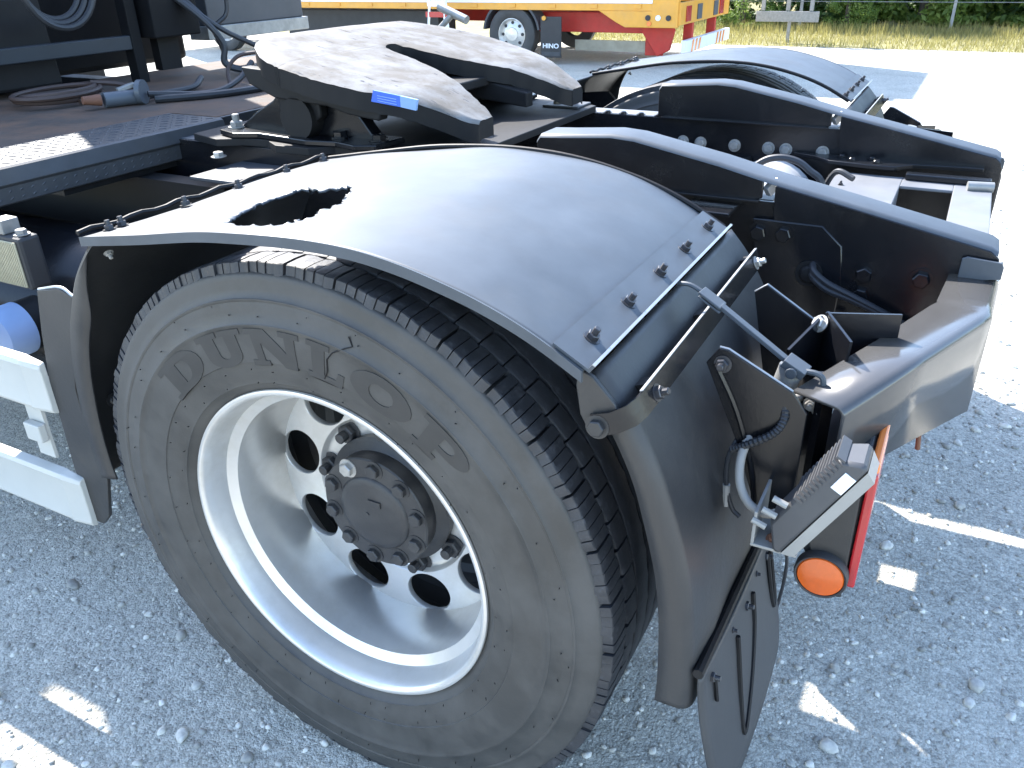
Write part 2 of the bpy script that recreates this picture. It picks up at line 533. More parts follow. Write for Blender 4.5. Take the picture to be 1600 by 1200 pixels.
# loose pebbles: one mass nobody could count
def ico(sub):
    b = bmesh.new(); bmesh.ops.create_icosphere(b, subdivisions=sub, radius=1)
    v = np.array([q.co[:] for q in b.verts]); f = np.array([[w.index for w in q.verts] for q in b.faces]); b.free()
    return v, f
nr = np.random.default_rng(11)
def chip(v, k=7, lo=.55, hi=.85):
    v = v.copy()
    for _ in range(k):
        n_ = nr.normal(0, 1, 3); n_ /= np.linalg.norm(n_); d = nr.uniform(lo, hi)
        e = v@n_-d; v -= np.outer(np.maximum(e, 0), n_)
    return v
def pebbles(n, boxr, smin, smax, sub=1):
    v0, f0 = ico(sub)
    V = []; F = []
    nv = len(v0)
    base = [chip(v0*(1+nr.normal(0, .10, (nv, 1))))*np.array([1, nr.uniform(.6, 1), nr.uniform(.4, .75)]) for _ in range(14)]
    k = 0
    for i in range(n):
        x = nr.uniform(boxr[0], boxr[1]); y = nr.uniform(boxr[2], boxr[3])
        s = smin*(smax/smin)**(nr.uniform()**2.6)
        a = nr.uniform(0, 2*PI); c, sn = math.cos(a), math.sin(a)
        q = base[i % 14]*s
        q = np.c_[q[:,0]*c-q[:,1]*sn, q[:,0]*sn+q[:,1]*c, q[:,2]]
        V.append(q+np.array([x, y, (hnoise(x, y)+.004)*fade(x, y)+s*.12]))
        F.append(f0+k*nv); k += 1
    return np.concatenate(V), np.concatenate(F)
def fast_mesh(name, V, F, m, smooth=True):
    me = bpy.data.meshes.new(name)
    me.from_pydata(V.tolist(), [], F.tolist())
    me.materials.append(MT[m])
    if smooth: me.shade_smooth()
    return me
V1, F1 = pebbles(15000, (-1.7, 1.7, -.6, 2.4), .0028, .012, 1)
V2, F2 = pebbles(2600, (-2.5, 2.6, 1.5, 6.5), .006, .018, 1)
V = np.concatenate([V1, V2]); F = np.concatenate([F1, F2+len(V1)])
pb = stuff(link('gravel_stones', fast_mesh('gravel_stones', V, F, 'pebble'), ground))
# larger stones one can pick out
SM = []
for k in range(8):
    v0, f0 = ico(2)
    v = chip(v0*(1+.10*np.sin(v0[:,[0]]*3.1+k)+.09*np.cos(v0[:,[1]]*4.3+2*k)+nr.normal(0, .012, (len(v0), 1))), 10, .6, .9)*np.array([1, nr.uniform(.6,.95), nr.uniform(.42,.7)])
    SM.append(fast_mesh('stone', v, f0, 'stone'))
for k in range(230):
    if k < 160: x, y = rnd.uniform(.45, 1.5), rnd.uniform(-.2, 2.2)
    else: x, y = rnd.uniform(-1.4, .2), rnd.uniform(-.55, .45)
    if abs(x) < .42 and -.02 < y < .62: continue
    s = .009*(2.6)**(rnd.random()**1.5)
    o = link('stone', SM[k % 8], ground, (x, y, (hnoise(x, y)+.004)*fade(x, y)+s*.18))
    o.rotation_euler = (rnd.uniform(-.2,.2), rnd.uniform(-.2,.2), rnd.uniform(0, 6.3)); o.scale = (s, s, s)

# ------------------------------------------------------------------ tractor truck
truck = tag(empty('tractor_truck', (-.6, 1.22, 0)), 'black tractor unit seen from behind its rear wheel, with fifth wheel coupling and black fenders', 'truck')

# fender profile (x, z) over the wheel
FP = [(-.385,1.0262),(-.2493,1.0493),(-.1319,1.0686),(-.0511,1.0768),(.0242,1.0814),(.0941,1.0819),(.16,1.0784),(.2265,1.0693),(.2898,1.0552),(.3333,1.0427),(.3756,1.0272),(.417,1.0082),(.466,.9815)]
FPv = catmull([(x, 0, z) for x, z in FP], 6)
def fprof(u):
    t = u*(len(FPv)-1); i = min(int(t), len(FPv)-2); f = t-i
    p = FPv[i].lerp(FPv[i+1], f); return p.x, p.z
HOLE = [(-.127,.038),(-.156,.078),(-.178,.122),(-.188,.177),(-.18,.214),(-.171,.239),(-.158,.254),(-.113,.233),(-.094,.243),(-.068,.261),(-.044,.223),(-.03,.196),(-.005,.152),(-.001,.122),(-.006,.107),(.005,.077),(0,.058),(-.01,.043),(-.023,.031),(-.056,.028),(-.088,.028)]
hr = random.Random(3)
hp = []
for i in range(len(HOLE)):
    a = Vector(HOLE[i]); b = Vector(HOLE[(i+1) % len(HOLE)])
    n_ = max(2, int((b-a).length/.007))
    for k in range(n_):
        hp.append(a.lerp(b, k/n_)+Vector((hr.uniform(-.0022,.0022), hr.uniform(-.0022,.0022))))
def inpoly(x, y, P):
    c = False; j = len(P)-1
    for i in range(len(P)):
        if (P[i][1] > y) != (P[j][1] > y) and x < (P[j][0]-P[i][0])*(y-P[i][1])/(P[j][1]-P[i][1])+P[i][0]: c = not c
        j = i
    return c
def fender_mesh(y0, y1, hole):
    nu, nv = 150, 90
    V = []; XY = []
    for i in range(nu+1):
        x, z = fprof(i/nu)
        for j in range(nv+1):
            y = y0+(y1-y0)*j/nv
            dz = .0022*math.sin(x*9+y*5)*math.sin(y*7+1) + .0016*math.sin(x*23+1.3)*math.sin(y*13)
            # hollow beside the tear
            if hole: dz -= .006*math.exp(-((x+.10)/.13)**2-((y-.14)/.12)**2)
            V.append(Vector((x, y, z+dz))); XY.append((x, y))
    ins = [hole and inpoly(x, y, hp) for x, y in XY]
    F = []
    nvv = nv+1
    for i in range(nu):
        for j in range(nv):
            q = (i*nvv+j, (i+1)*nvv+j, (i+1)*nvv+j+1, i*nvv+j+1)
            if sum(ins[k] for k in q) >= 3: continue
            if all(ins[k] for k in q): continue
            F.append(q)
    if hole:
        # pull the verts along the tear onto its outline
        from collections import Counter
        ec = Counter()
        for f in F:
            for k in range(4):
                e = tuple(sorted((f[k], f[(k+1) % 4]))); ec[e] += 1
        bv = set()
        for e, c in ec.items():
            if c == 1:
                for k in e:
                    if .01 < XY[k][1] < .5 and -.3 < XY[k][0] < .1: bv.add(k)
        for k in bv:
            x, y = XY[k]
            best = min(hp, key=lambda p: (p[0]-x)**2+(p[1]-y)**2)
            V[k].x, V[k].y = best[0], best[1]
            V[k].z += hr.uniform(-.003, .003)
    m = MB(); m.v = [tuple(p) for p in V]; m.f = F
    return m
def norm_at(u):
    x0, z0 = fprof(max(0, u-.01)); x1, z1 = fprof(min(1, u+.01))
    t = Vector((x1-x0, 0, z1-z0)).normalized(); return t, Vector((-t.z, 0, t.x))

def fender(far):
    y0, y1 = -.020, (.43 if far else .582)
    m = fender_mesh(y0, y1, not far)
    if far: m = m.mirrored()
    a = np.array(m.v); c = (a.min(0)+a.max(0))/2; m.v = [tuple(q) for q in a-c]
    # drop verts inside the tear that no face uses
    me = bpy.data.meshes.new('fender'); me.from_pydata(m.v, [], m.f)
    b = bmesh.new(); b.from_mesh(me)
    bmesh.ops.delete(b, geom=[v for v in b.verts if not v.link_faces], context='VERTS')
    bmesh.ops.recalc_face_normals(b, faces=b.faces)
    if sum(f.normal.z for f in b.faces) < 0: bmesh.ops.reverse_faces(b, faces=b.faces)
    b.to_mesh(me); b.free(); me.materials.append(MT['fender']); me.shade_smooth()
    me.set_sharp_from_angle(angle=math.radians(50))
    o = link('fender', me, truck, c, 0, .0035)
    if not far: o['label'] = 'satin black fender with a torn hole near its front'
    # folded lip along the outer edge
    l_ = MB()
    n_ = 90
    for dy in (0,):
        vs = []; fs = []
        for i in range(n_+1):
            x, z = fprof(i/n_); dz = .0022*math.sin(x*9+y0*5)*math.sin(y0*7+1) + .0016*math.sin(x*23+1.3)*math.sin(y0*13)
            z += dz
            vs += [(x, y0-.0035, z+.0015), (x, y0-.0035, z-.0135), (x, y0+.0005, z-.0135), (x, y0+.0005, z+.0005)]
        for i in range(n_):
            for k in range(4):
                fs.append((i*4+k, (i+1)*4+k, (i+1)*4+(k+1) % 4, i*4+(k+1) % 4))
        fs += [(3,2,1,0), (n_*4, n_*4+1, n_*4+2, n_*4+3)]
        l_.add(vs, fs)
    l_.build('lip', 'fender', o, 40, mirror=far)
    if True:   # rolled bead on the inner edge
        pth = [(fprof(i/40)[0], y1, fprof(i/40)[1]+.001) for i in range(41)]
        MB().tube(pth, .005, 8).build('edge_bead', 'framedark', o, 40, mirror=far)
    # rear seam strip, turned up at its end
    t, nn = norm_at(.985)
    x1, z1 = fprof(1.0)
    e = Vector((x1, 0, z1))
    def P(s_, h, y): q = e+t*s_+nn*h; return (q.x, y, q.z)
    s_ = MB()
    a0, a1 = y0+.002, y1-.002
    prof = [(-.046,.001),(-.046,.0045),(.004,.0045),(.0055,.012),(.0095,.012),(.008,.001)]
    s_.add([P(*q, a0) for q in prof]+[P(*q, a1) for q in prof], [tuple(range(6)), tuple(range(11, 5, -1))]+[(i, i+6, (i+1) % 6+6, (i+1) % 6) for i in range(6)])
    st = s_.build('seam_strip', 'fender', o, 30, mirror=far)
    ed = MB()
    prof = [(.0056,.0122),(.0056,.0136),(.0095,.0136),(.0095,.0122)]
    ed.add([P(*q, a0) for q in prof]+[P(*q, a1) for q in prof], [tuple(range(4)), tuple(range(7, 3, -1))]+[(i, i+4, (i+1) % 4+4, (i+1) % 4) for i in range(4)])
    ed.build('pale_edge', 'steel', o, 30, mirror=far)  # thin pale strip along the turned-up edge
    for y in (.040, .163, .289, .405, .53):
        if y < y1: bolt(o, P(-.019, .0045, y), nn, .0082, mirror=far)
    # front seam: bolt row and bent flange
    fl = MB()
    x0, z0 = fprof(0)
    for i in range(10):
        pass
    pts = [(x0-.010, y0+.003+(y1-y0-.006)*i/24, z0+.0055+.0025*math.sin(i*1.7)) for i in range(25)]
    fl.tube(pts, .0042, 6)
    fl.build('front_flange', 'framedark', o, 40, mirror=far)
    tf, nf = norm_at(.01)
    for y in (.024, .048, .180, .307, .438, .55):
        if y < y1: bolt(o, (x0+.012, y, z0+.003), nf, .0078, mirror=far)
    return o
nf_ = fender(False)
ff_ = fender(True)

# rear mudguard, its strap and the mudflap
RP = [(.474,.974),(.507,.936),(.537,.888),(.560,.842),(.576,.798),(.592,.748),(.605,.700),(.615,.64),(.621,.58),(.625,.52),(.626,.485)]
RPv = catmull([(x, 0, z) for x, z in RP], 4)
def rear_guard(far):
    n_ = len(RPv)
    yb = .612
    def sect(i):
        p = RPv[i]
        a = RPv[max(0, i-1)]; b = RPv[min(n_-1, i+1)]
        t = (b-a).normalized(); nn = Vector((-t.z, 0, t.x)); nn = -nn if nn.x < 0 else nn
        k = i/(n_-1)
        fw_ = .028+.022*k
        out = []
        R_ = .020
        # near side skirt, rounded into the back face, then the back face to the far edge
        low = (p-nn*fw_)
        out.append((low.x, 0, low.z)); q = p-nn*R_; out.append((q.x, 0, q.z))
        for s_ in range(1, 6):
            an = s_/6*PI/2
            q = p-nn*(R_*(1-math.sin(an))); out.append((q.x, R_*(1-math.cos(an)), q.z))
        dep = lambda y: -.004*math.sin(min(1, y/.5)*PI)*math.sin(k*PI)
        for y in (.02, .05, .1, .2, .3, .4, .5, .58, yb-.008):
            q = p+nn*dep(y)+nn*(.006*math.exp(-((y-.085)/.03)**2)*k); out.append((q.x, y, q.z))
        q = p-nn*.012; out.append((q.x, yb, q.z))
        return out
    S = [sect(i) for i in range(n_)]
    m_ = MB(); k = len(S[0])
    m_.add([p for s_ in S for p in s_], [(i*k+j, (i+1)*k+j, (i+1)*k+j+1, i*k+j+1) for i in range(n_-1) for j in range(k-1)])
    o = m_.build('rear_mudguard', 'guard', truck, 45, solid=.004, mirror=far)
    # bolted end cap on the outer side
    cap = [(.452,.952),(.4535,.965),(.462,.973),(.473,.968),(.502,.938),(.513,.915),(.506,.905),(.485,.893),(.468,.897),(.458,.915)]
    MB().prism(cap, 'y', -.0065, .0005).build('end_cap', 'guard', o, 30, bevel=.0015, mirror=far)
    # strap bent round the corner
    sp = MB()
    path = [(.478,-.011,.908),(.503,-.012,.917),(.521,-.003,.927),(.529,.012,.934)]
    for a, b in zip(path, path[1:]): pass
    def strap(path, w, th):
        pts = [Vector(p) for p in path]; vs = []; fs = []
        for i, p in enumerate(pts):
            a = pts[max(0, i-1)]; b = pts[min(len(pts)-1, i+1)]; t = (b-a).normalized()
            wv = Vector((-.38, 0, .92)); wv = (wv-t*wv.dot(t)).normalized(); nn = t.cross(wv)
            for q, h in ((-1,-1),(1,-1),(1,1),(-1,1)): vs.append(p+wv*q*w/2+nn*h*th/2)
        for i in range(len(pts)-1):
            for k in range(4): fs.append((i*4+k, (i+1)*4+k, (i+1)*4+(k+1) % 4, i*4+(k+1) % 4))
        fs += [(0,1,2,3), tuple(len(vs)-1-q for q in range(4))]
        return vs, fs
    sp.add(*strap(path+[(.530,.05,.935),(.530,.3,.936),(.530,.578,.938)], .028, .004))
    s_ = sp.build('strap', 'frame', o, 40, mirror=far)
    ed = MB().bar((.5245,.018,.9502),(.5245,.577,.954), .0042, .0012, (-.38,0,.92)); ed.build('strap_edge', 'steel', o, 0, mirror=far)  # pale bar paints the light along the strap's thin edge
    bolt(o, (.533,.052,.933), (.9,-.1,.4), .0085, mirror=far)
    bolt(o, (.533,.55,.938), (.9,0,.4), .0085, mirror=far, m='boltlight')
    bolt(o, (.484,-.014,.908), (0,-1,.1), .0108, 'cap', 'guard', mirror=far)
    # standoffs under the strap
    for y in (.06, .30, .56): MB().bar((.500,y,.925),(.528,y,.936), .022, .02).build('strap_standoff', 'framedark', o, 0, mirror=far)
    # mudflap
    def fx(z, y): return .630+.003*math.sin(y*9)+.052*(max(0, .545-z)/.245)**1.5
    f_ = MB()
    ny_, nz_ = 20, 20
    top = [(y, .550-.105*y) for y in np.linspace(.006, .425, ny_+1)]
    def bot(y):
        e = max(0, .07-y)/.07, max(0, y-.345)/.08
        return .298+.075*(1-math.sqrt(max(0, 1-e[0]**2)))+.09*(1-math.sqrt(max(0, 1-e[1]**2)))
    rows = []
    for j in range(nz_+1):
        for (y, zt) in top:
            z = zt+(bot(y)-zt)*j/nz_
            rows.append((fx(z, y)+.004*math.sin(y*6)*(j/nz_), y, z))
    f_.add(rows, [(j*(ny_+1)+i, (j+1)*(ny_+1)+i, (j+1)*(ny_+1)+i+1, j*(ny_+1)+i+1) for j in range(nz_) for i in range(ny_)])
    fo = f_.build('mudflap', 'flap', truck, 40, solid=.006, mirror=far)
    bead = [(.630, y, zt+.004) for y, zt in top]
    MB().tube(bead, .0075, 8).build('clamp_bead', 'framedark', fo, 40, mirror=far)
    for y, z in ((.05,.512),(.235,.490),(.385,.478),(.155,.508),(.31,.496)):
        bolt(fo, (fx(z, y)+.004, y, z), (1,0,.1), .0075 if y not in (.155,.31) else .005, mirror=far)
    # hanging rod loop
    def rod(pts, r): return MB().tube(catmull([(fx(z, y)+.0095, y, z) for y, z in pts], 4), r, 6)
    rod([(.17,.485),(.166,.45),(.142,.37),(.132,.338),(.142,.332),(.175,.35),(.222,.385),(.262,.435),(.27,.49)], .004).build('rod_loop', 'framedark', fo, 40, mirror=far)
    rod([(.055,.51),(.056,.465)], .003).build('rod_loop', 'framedark', fo, 40, mirror=far)
    rod([(.385,.485),(.383,.39),(.392,.375),(.405,.40),(.408,.485)], .004).build('rod_loop', 'framedark', fo, 40, mirror=far)
    return o
rear_guard(False); rear_guard(True)

# front mudguard
def front_guard(far):
    # profile in front of the tyre
    FG = [(-.388,1.022),(-.425,.99),(-.470,.94),(-.500,.89),(-.53,.83),(-.552,.76),(-.566,.68),(-.572,.61),(-.571,.545),(-.566,.51)]
    pv = catmull([(x, 0, z) for x, z in FG], 4)
    n_ = len(pv); yb = .60
    S = []
    for i, p in enumerate(pv):
        a = pv[max(0, i-1)]; b = pv[min(n_-1, i+1)]; t = (b-a).normalized()
        nn = Vector((-t.z, 0, t.x)); nn = -nn if nn.x < 0 else nn
        k = i/(n_-1)
        tt = min(1, max(0, (k-.06)/.30)); lip = .006+.044*tt*tt*(3-2*tt)
        q = p+nn*lip
        S.append([(q.x, .004, q.z), (p.x+nn.x*.008, .002, p.z+nn.z*.008), (p.x, .008, p.z), (p.x, .05, p.z), (p.x, .2, p.z), (p.x, .4, p.z), (p.x, yb, p.z)])
    k = 7; m_ = MB()
    m_.add([q for s_ in S for q in s_], [(i*k+j, (i+1)*k+j, (i+1)*k+j+1, i*k+j+1) for i in range(n_-1) for j in range(k-1)])
    o = m_.build('front_mudguard', 'guard', truck, 45, solid=.004, mirror=far)
    bolt(o, (-.40,.03,.985), (.6,-.2,-.6), .006, 'nut', 'boltgrey', mirror=far)
    bolt(o, (-.545,.06,.66), (1,0,.2), .009, 'round', 'guard', mirror=far)
    # flat end plate of the side guard
    ep = [(-.600,.892),(-.535,.906),(-.498,.895),(-.54,.80),(-.575,.70),(-.580,.60),(-.560,.50),(-.592,.40),(-.618,.372),(-.655,.372),(-.660,.5),(-.650,.7),(-.628,.80)]
    MB().prism(ep, 'y', .012, .020).build('end_plate', 'guard', o, 30, bevel=.001, mirror=far)
    MB().tube(catmull([(-.60,.016,.8935),(-.537,.016,.9075),(-.502,.014,.897)], 5), .0028, 6).build('plate_edge', 'steel', o, 40, mirror=far)
    if far:
        MB().prism([(-.46,.95),(-.36,.96),(-.33,.93),(-.40,.80),(-.50,.78)], 'y', .33, .345).build('stay', 'frame', o, 30, mirror=True)
    return o
front_guard(False); front_guard(True)

# ---- wheels
RT = .5095
TYRE = [(.290,.040),(.2935,.030),(.3005,.0215),(.306,.0195),(.309,.0155),(.316,.012),(.3175,.0085),(.322,.008),(.330,.0045),(.345,.0015),(.3555,-.0005),(.3565,-.0025),(.360,-.0028),(.38,-.0042),(.40,-.0048),(.414,-.0044),(.4155,-.0058),(.4185,-.0058),(.420,-.0040),(.440,-.0022),(.452,.0005),(.4535,-.0008),(.4565,-.0006),(.458,.0018),(.470,.0045),(.482,.0065),(.4885,.0075),(.4925,.0105),(.4935,.015),(.4945,.022),(.4965,.035),(.4985,.07),(.4995,.13)]
def tyre_prof(w=.262):
    return TYRE + [(r, w-y) for r, y in reversed(TYRE[:-1])]
def arc_block(a0, a1, y0f, y1f, r0, r1, na=3, chy=.004, cha=.0):
    """block of tread between angles a0..a1 (radians), y0f/y1f functions of t in 0..1, from r0 up to r1"""
    vs = []; fs = []
    for i in range(na+1):
        t = i/na; a = a0+(a1-a0)*t
        ya, yb = y0f(t), y1f(t)
        rows = [(r0, ya-.004 if chy else ya), (r1-.0015, ya), (r1, ya+.002), (r1+.0008, (ya+yb)/2), (r1, yb-.001), (r1-.0015, yb), (r0, yb)]
        for r, y in rows: vs.append((r*math.sin(a), y, r*math.cos(a)))
    k = 7
    for i in range(na):
        for j in range(k-1): fs.append((i*k+j, i*k+j+1, (i+1)*k+j+1, (i+1)*k+j))
    fs += [tuple(range(k-1, -1, -1)), tuple(na*k+j for j in range(k))]
    return vs, fs
NP = 36
PITCH = 2*PI/NP
def shoulder_mesh(seed):
    r_ = random.Random(seed); m_ = MB()
    # three lugs parted by sipes; the last gap is the wide groove
    e = [0, .192, .384, .576, .768, .955]
    for k in range(5):
        a0 = (e[k]+(.008 if k else 0))*PITCH; a1 = (e[k+1]-.008)*PITCH
        o0 = r_.uniform(-.0012, .0012)
        y0 = lambda t, k=k, o0=o0: .0150+o0+.0012*math.sin(t*3+k)
        y1 = lambda t, k=k: .0615+.0025*math.sin((k+t)*2.6)
        m_.add(*arc_block(a0, a1, y0, y1, .491, RT-.0005-r_.uniform(0, .0012)))
    return m_.mesh('tread_block', MT['tread'], 35)
def mid_mesh(seed):
    r_ = random.Random(seed); m_ = MB(); h = PITCH/2
    m_.add(*arc_block(.02*h, .955*h, lambda t: .0665+.004*(t-.5), lambda t: .1045+.005*(t-.5), .494, RT-r_.uniform(0, .0012), na=3))
    return m_.mesh('tread_block', MT['tread'], 35)
def rib(y0, y1, amp, ph, n=216, r1=RT, r0=.494):
    m_ = MB(); vs = []; fs = []
    for i in range(n):
        a = 2*PI*i/n
        zig = amp*(abs(((i*NP*2/n+ph) % 1)-.5)*4-1)
        rows = [(r0, y0+zig), (r1-.001, y0+zig), (r1, y0+zig+.0015), (r1, y1+zig-.0015), (r1-.001, y1+zig), (r0, y1+zig)]
        for r, y in rows: vs.append((r*math.sin(a), y, r*math.cos(a)))
    for i in range(n):
        j2 = (i+1) % n
        for j in range(5): fs.append((i*6+j, i*6+j+1, j2*6+j+1, j2*6+j))
    return m_.add(vs, fs)
def rim_holes_disc():
    """dished disc with ten round hand holes, made as polar patches"""
    prof = [(.085,.203),(.120,.203),(.150,.203),(.157,.2025),(.160,.200),(.163,.195),(.166,.192),(.2555,.1885),(.2575,.187),(.2595,.184)]
    def yy(r):
        for (ra, ya), (rb, yb) in zip(prof, prof[1:]):
            if ra <= r <= rb: return ya+(yb-ya)*(r-ra)/(rb-ra)
        return prof[-1][1]
    m_ = MB()
    n = 200
    inner = [r for r, _ in prof if r <= .1661]; outer = [.2555,.2575,.2595]
    m_.lathe([(r, yy(r)) for r in inner], n); m_.lathe([(r, yy(r)) for r in outer], n)
    # band with holes between r=.196 and .246: each sector patch from a square to a circle
    rh, rc = .0335, .2110
    for s_ in range(9):
        ac = math.radians(8.4)+s_*2*PI/9
        h = 2*PI/18
        q = 10
        bnd = []
        for k in range(q): bnd.append((.166, ac-h+2*h*k/q))
        for k in range(q): bnd.append((.166+.0895*k/q, ac+h))
        for k in range(q): bnd.append((.2555, ac+h-2*h*k/q))
        for k in range(q): bnd.append((.2555-.0895*k/q, ac-h))
        # circle points matched by direction
        cx, cz = rc*math.cos(ac), rc*math.sin(ac)
        B = [(r*math.cos(a), r*math.sin(a)) for r, a in bnd]
        C = []
        for x, z in B:
            er = (math.cos(ac), math.sin(ac)); rv = (x-cx)*er[0]+(z-cz)*er[1]; tv_ = -(x-cx)*er[1]+(z-cz)*er[0]
            d = math.hypot(rv, tv_); rv, tv_ = rv/d*.0425, tv_/d*.0500
            C.append((cx+rv*er[0]-tv_*er[1], cz+rv*er[1]+tv_*er[0]))
        nb = len(B); vs = []; fs = []
        for ring in range(4):
            t = ring/3
            for k in range(nb):
                x = B[k][0]+(C[k][0]-B[k][0])*t; z = B[k][1]+(C[k][1]-B[k][1])*t
                vs.append((x, yy(math.hypot(x, z)), z))
        for k in range(nb):
            d = Vector((C[k][0]-cx, 0, C[k][1]-cz)).normalized()
            vs.append((C[k][0]-d.x*.0015, yy(math.hypot(*C[k]))+.002, C[k][1]-d.z*.0015))
        for k in range(nb): vs.append((C[k][0], yy(math.hypot(*C[k]))+.012, C[k][1]))
        for ring in range(5):
            for k in range(nb): fs.append((ring*nb+k, ring*nb+(k+1) % nb, (ring+1)*nb+(k+1) % nb, (ring+1)*nb+k))
        m_.add(vs, fs)
    return m_
RIMP = [(.287,.060),(.2905,.040),(.2945,.030),(.2990,.0235),(.3018,.0200),(.3008,.0165),(.2970,.0150),(.2918,.0168),(.2880,.0235),(.2855,.036),(.2815,.050),(.279,.064),(.278,.074),(.2745,.082),(.2665,.094),(.2615,.104),(.2600,.118),(.2598,.140),(.2600,.162),(.2605,.174),(.2625,.181),(.2595,.184)]

def letters():
    """raised sidewall lettering: outlines in unit boxes, bent round the wheel"""
    def arc(cx, cy, rx, ry, a0, a1, n=10): return [(cx+rx*math.cos(math.radians(a0+(a1-a0)*k/n)), cy+ry*math.sin(math.radians(a0+(a1-a0)*k/n))) for k in range(n+1)]
    L = {}
    L['D'] = [[(0,0)]+[(.5,0)]+arc(.5,.5,.48,.5,-90,90)+[(0,1),(0,.86),(.12,.86),(.12,.14),(0,.14)], [(.42,.2)]+arc(.5,.5,.18,.3,-90,90)+[(.42,.8)]]
    L['U'] = [[(.0,1),(0,.86),(.10,.86),(.10,.34)]+arc(.5,.34,.40,.34,180,360)+[(.90,.86),(1,.86),(1,1),(.54,1),(.54,.86),(.64,.86),(.64,.36)]+arc(.52,.36,.12,.13,0,-180,6)+[(.40,.86),(.48,.86),(.48,1)]]
    L['N'] = [[(0,0),(.36,0),(.36,.14),(.27,.14),(.27,.62),(.68,0),(.92,0),(.92,.86),(1,.86),(1,1),(.64,1),(.64,.86),(.74,.86),(.74,.42),(.38,1),(0,1),(0,.86),(.11,.86),(.11,.14),(0,.14)]]
    L['L'] = [[(0,0),(.92,0),(.95,.38),(.80,.38),(.74,.16),(.44,.16),(.44,.86),(.55,.86),(.55,1),(0,1),(0,.86),(.12,.86),(.12,.14),(0,.14)]]
    L['O'] = [arc(.5,.5,.5,.5,0,350,22), arc(.5,.5,.2,.27,0,345,16)]
    L['P'] = [[(0,0),(.52,0),(.52,.14),(.42,.14),(.42,.36),(.55,.36)]+arc(.58,.68,.40,.32,-90,90)+[(0,1),(0,.86),(.12,.86),(.12,.14),(0,.14)], [(.42,.52)]+arc(.52,.68,.16,.16,-90,90,6)+[(.42,.84)]]
    L['S'] = [arc(.5,.72,.42,.28,20,180,8)+arc(.5,.68,.42,.2,180,250,4)+arc(.5,.3,.2,.12,70,-90,6)+[(.3,.2),(.28,.34),(.06,.34),(.06,0),(.5,0)]+arc(.55,.28,.4,.28,-90,80,8)+arc(.5,.7,.16,.1,260,60,6)]
    SPEC = [('D',137.5,119.5),('U',118.5,103.5),('N',102,87),('L',85,74.5),('O',73.5,57.5),('P',55.5,41.5)]
    objs = []
    for ch, a0, a1 in SPEC:
        cu = bpy.data.curves.new('l', 'CURVE'); cu.dimensions = '2D'; cu.fill_mode = 'BOTH'; cu.extrude = .01
        for sp_ in L[ch]:
            s_ = cu.splines.new('POLY'); 
            # resample so that the bend is smooth
            pts = []
            for i in range(len(sp_)):
                a = Vector(sp_[i]); b = Vector(sp_[(i+1) % len(sp_)]); n_ = max(1, int((b-a).length/.09))
                pts += [a.lerp(b, k/n_) for k in range(n_)]
            s_.points.add(len(pts)-1)
            for p, q in zip(s_.points, pts): p.co = (q.x, q.y, 0, 1)
            s_.use_cyclic_u = True
        tmp = bpy.data.objects.new('l', cu); COL.objects.link(tmp)
        dg = bpy.context.evaluated_depsgraph_get(); me = bpy.data.meshes.new_from_object(tmp.evaluated_get(dg))
        bpy.data.objects.remove(tmp)
        for v in me.vertices:
            a = math.radians(a0+(a1-a0)*v.co.x); r = .353+(.412-.353)*v.co.y
            # follow the sidewall bulge
            for (ra, ya), (rb, yb) in zip(TYRE, TYRE[1:]):
                if ra <= r <= rb: ys_ = ya+(yb-ya)*(r-ra)/(rb-ra); break
            y = -.0045 if v.co.z > 0 else .002
            v.co = (r*math.cos(a), min(ys_, -.003)-.0011 if v.co.z > 0 else ys_+.003, r*math.sin(a))
        b = bmesh.new(); b.from_mesh(me); bmesh.ops.recalc_face_normals(b, faces=b.faces); b.to_mesh(me); b.free()
        me.materials.clear(); me.materials.append(MT['letter'])
        objs.append(me)
    return objs

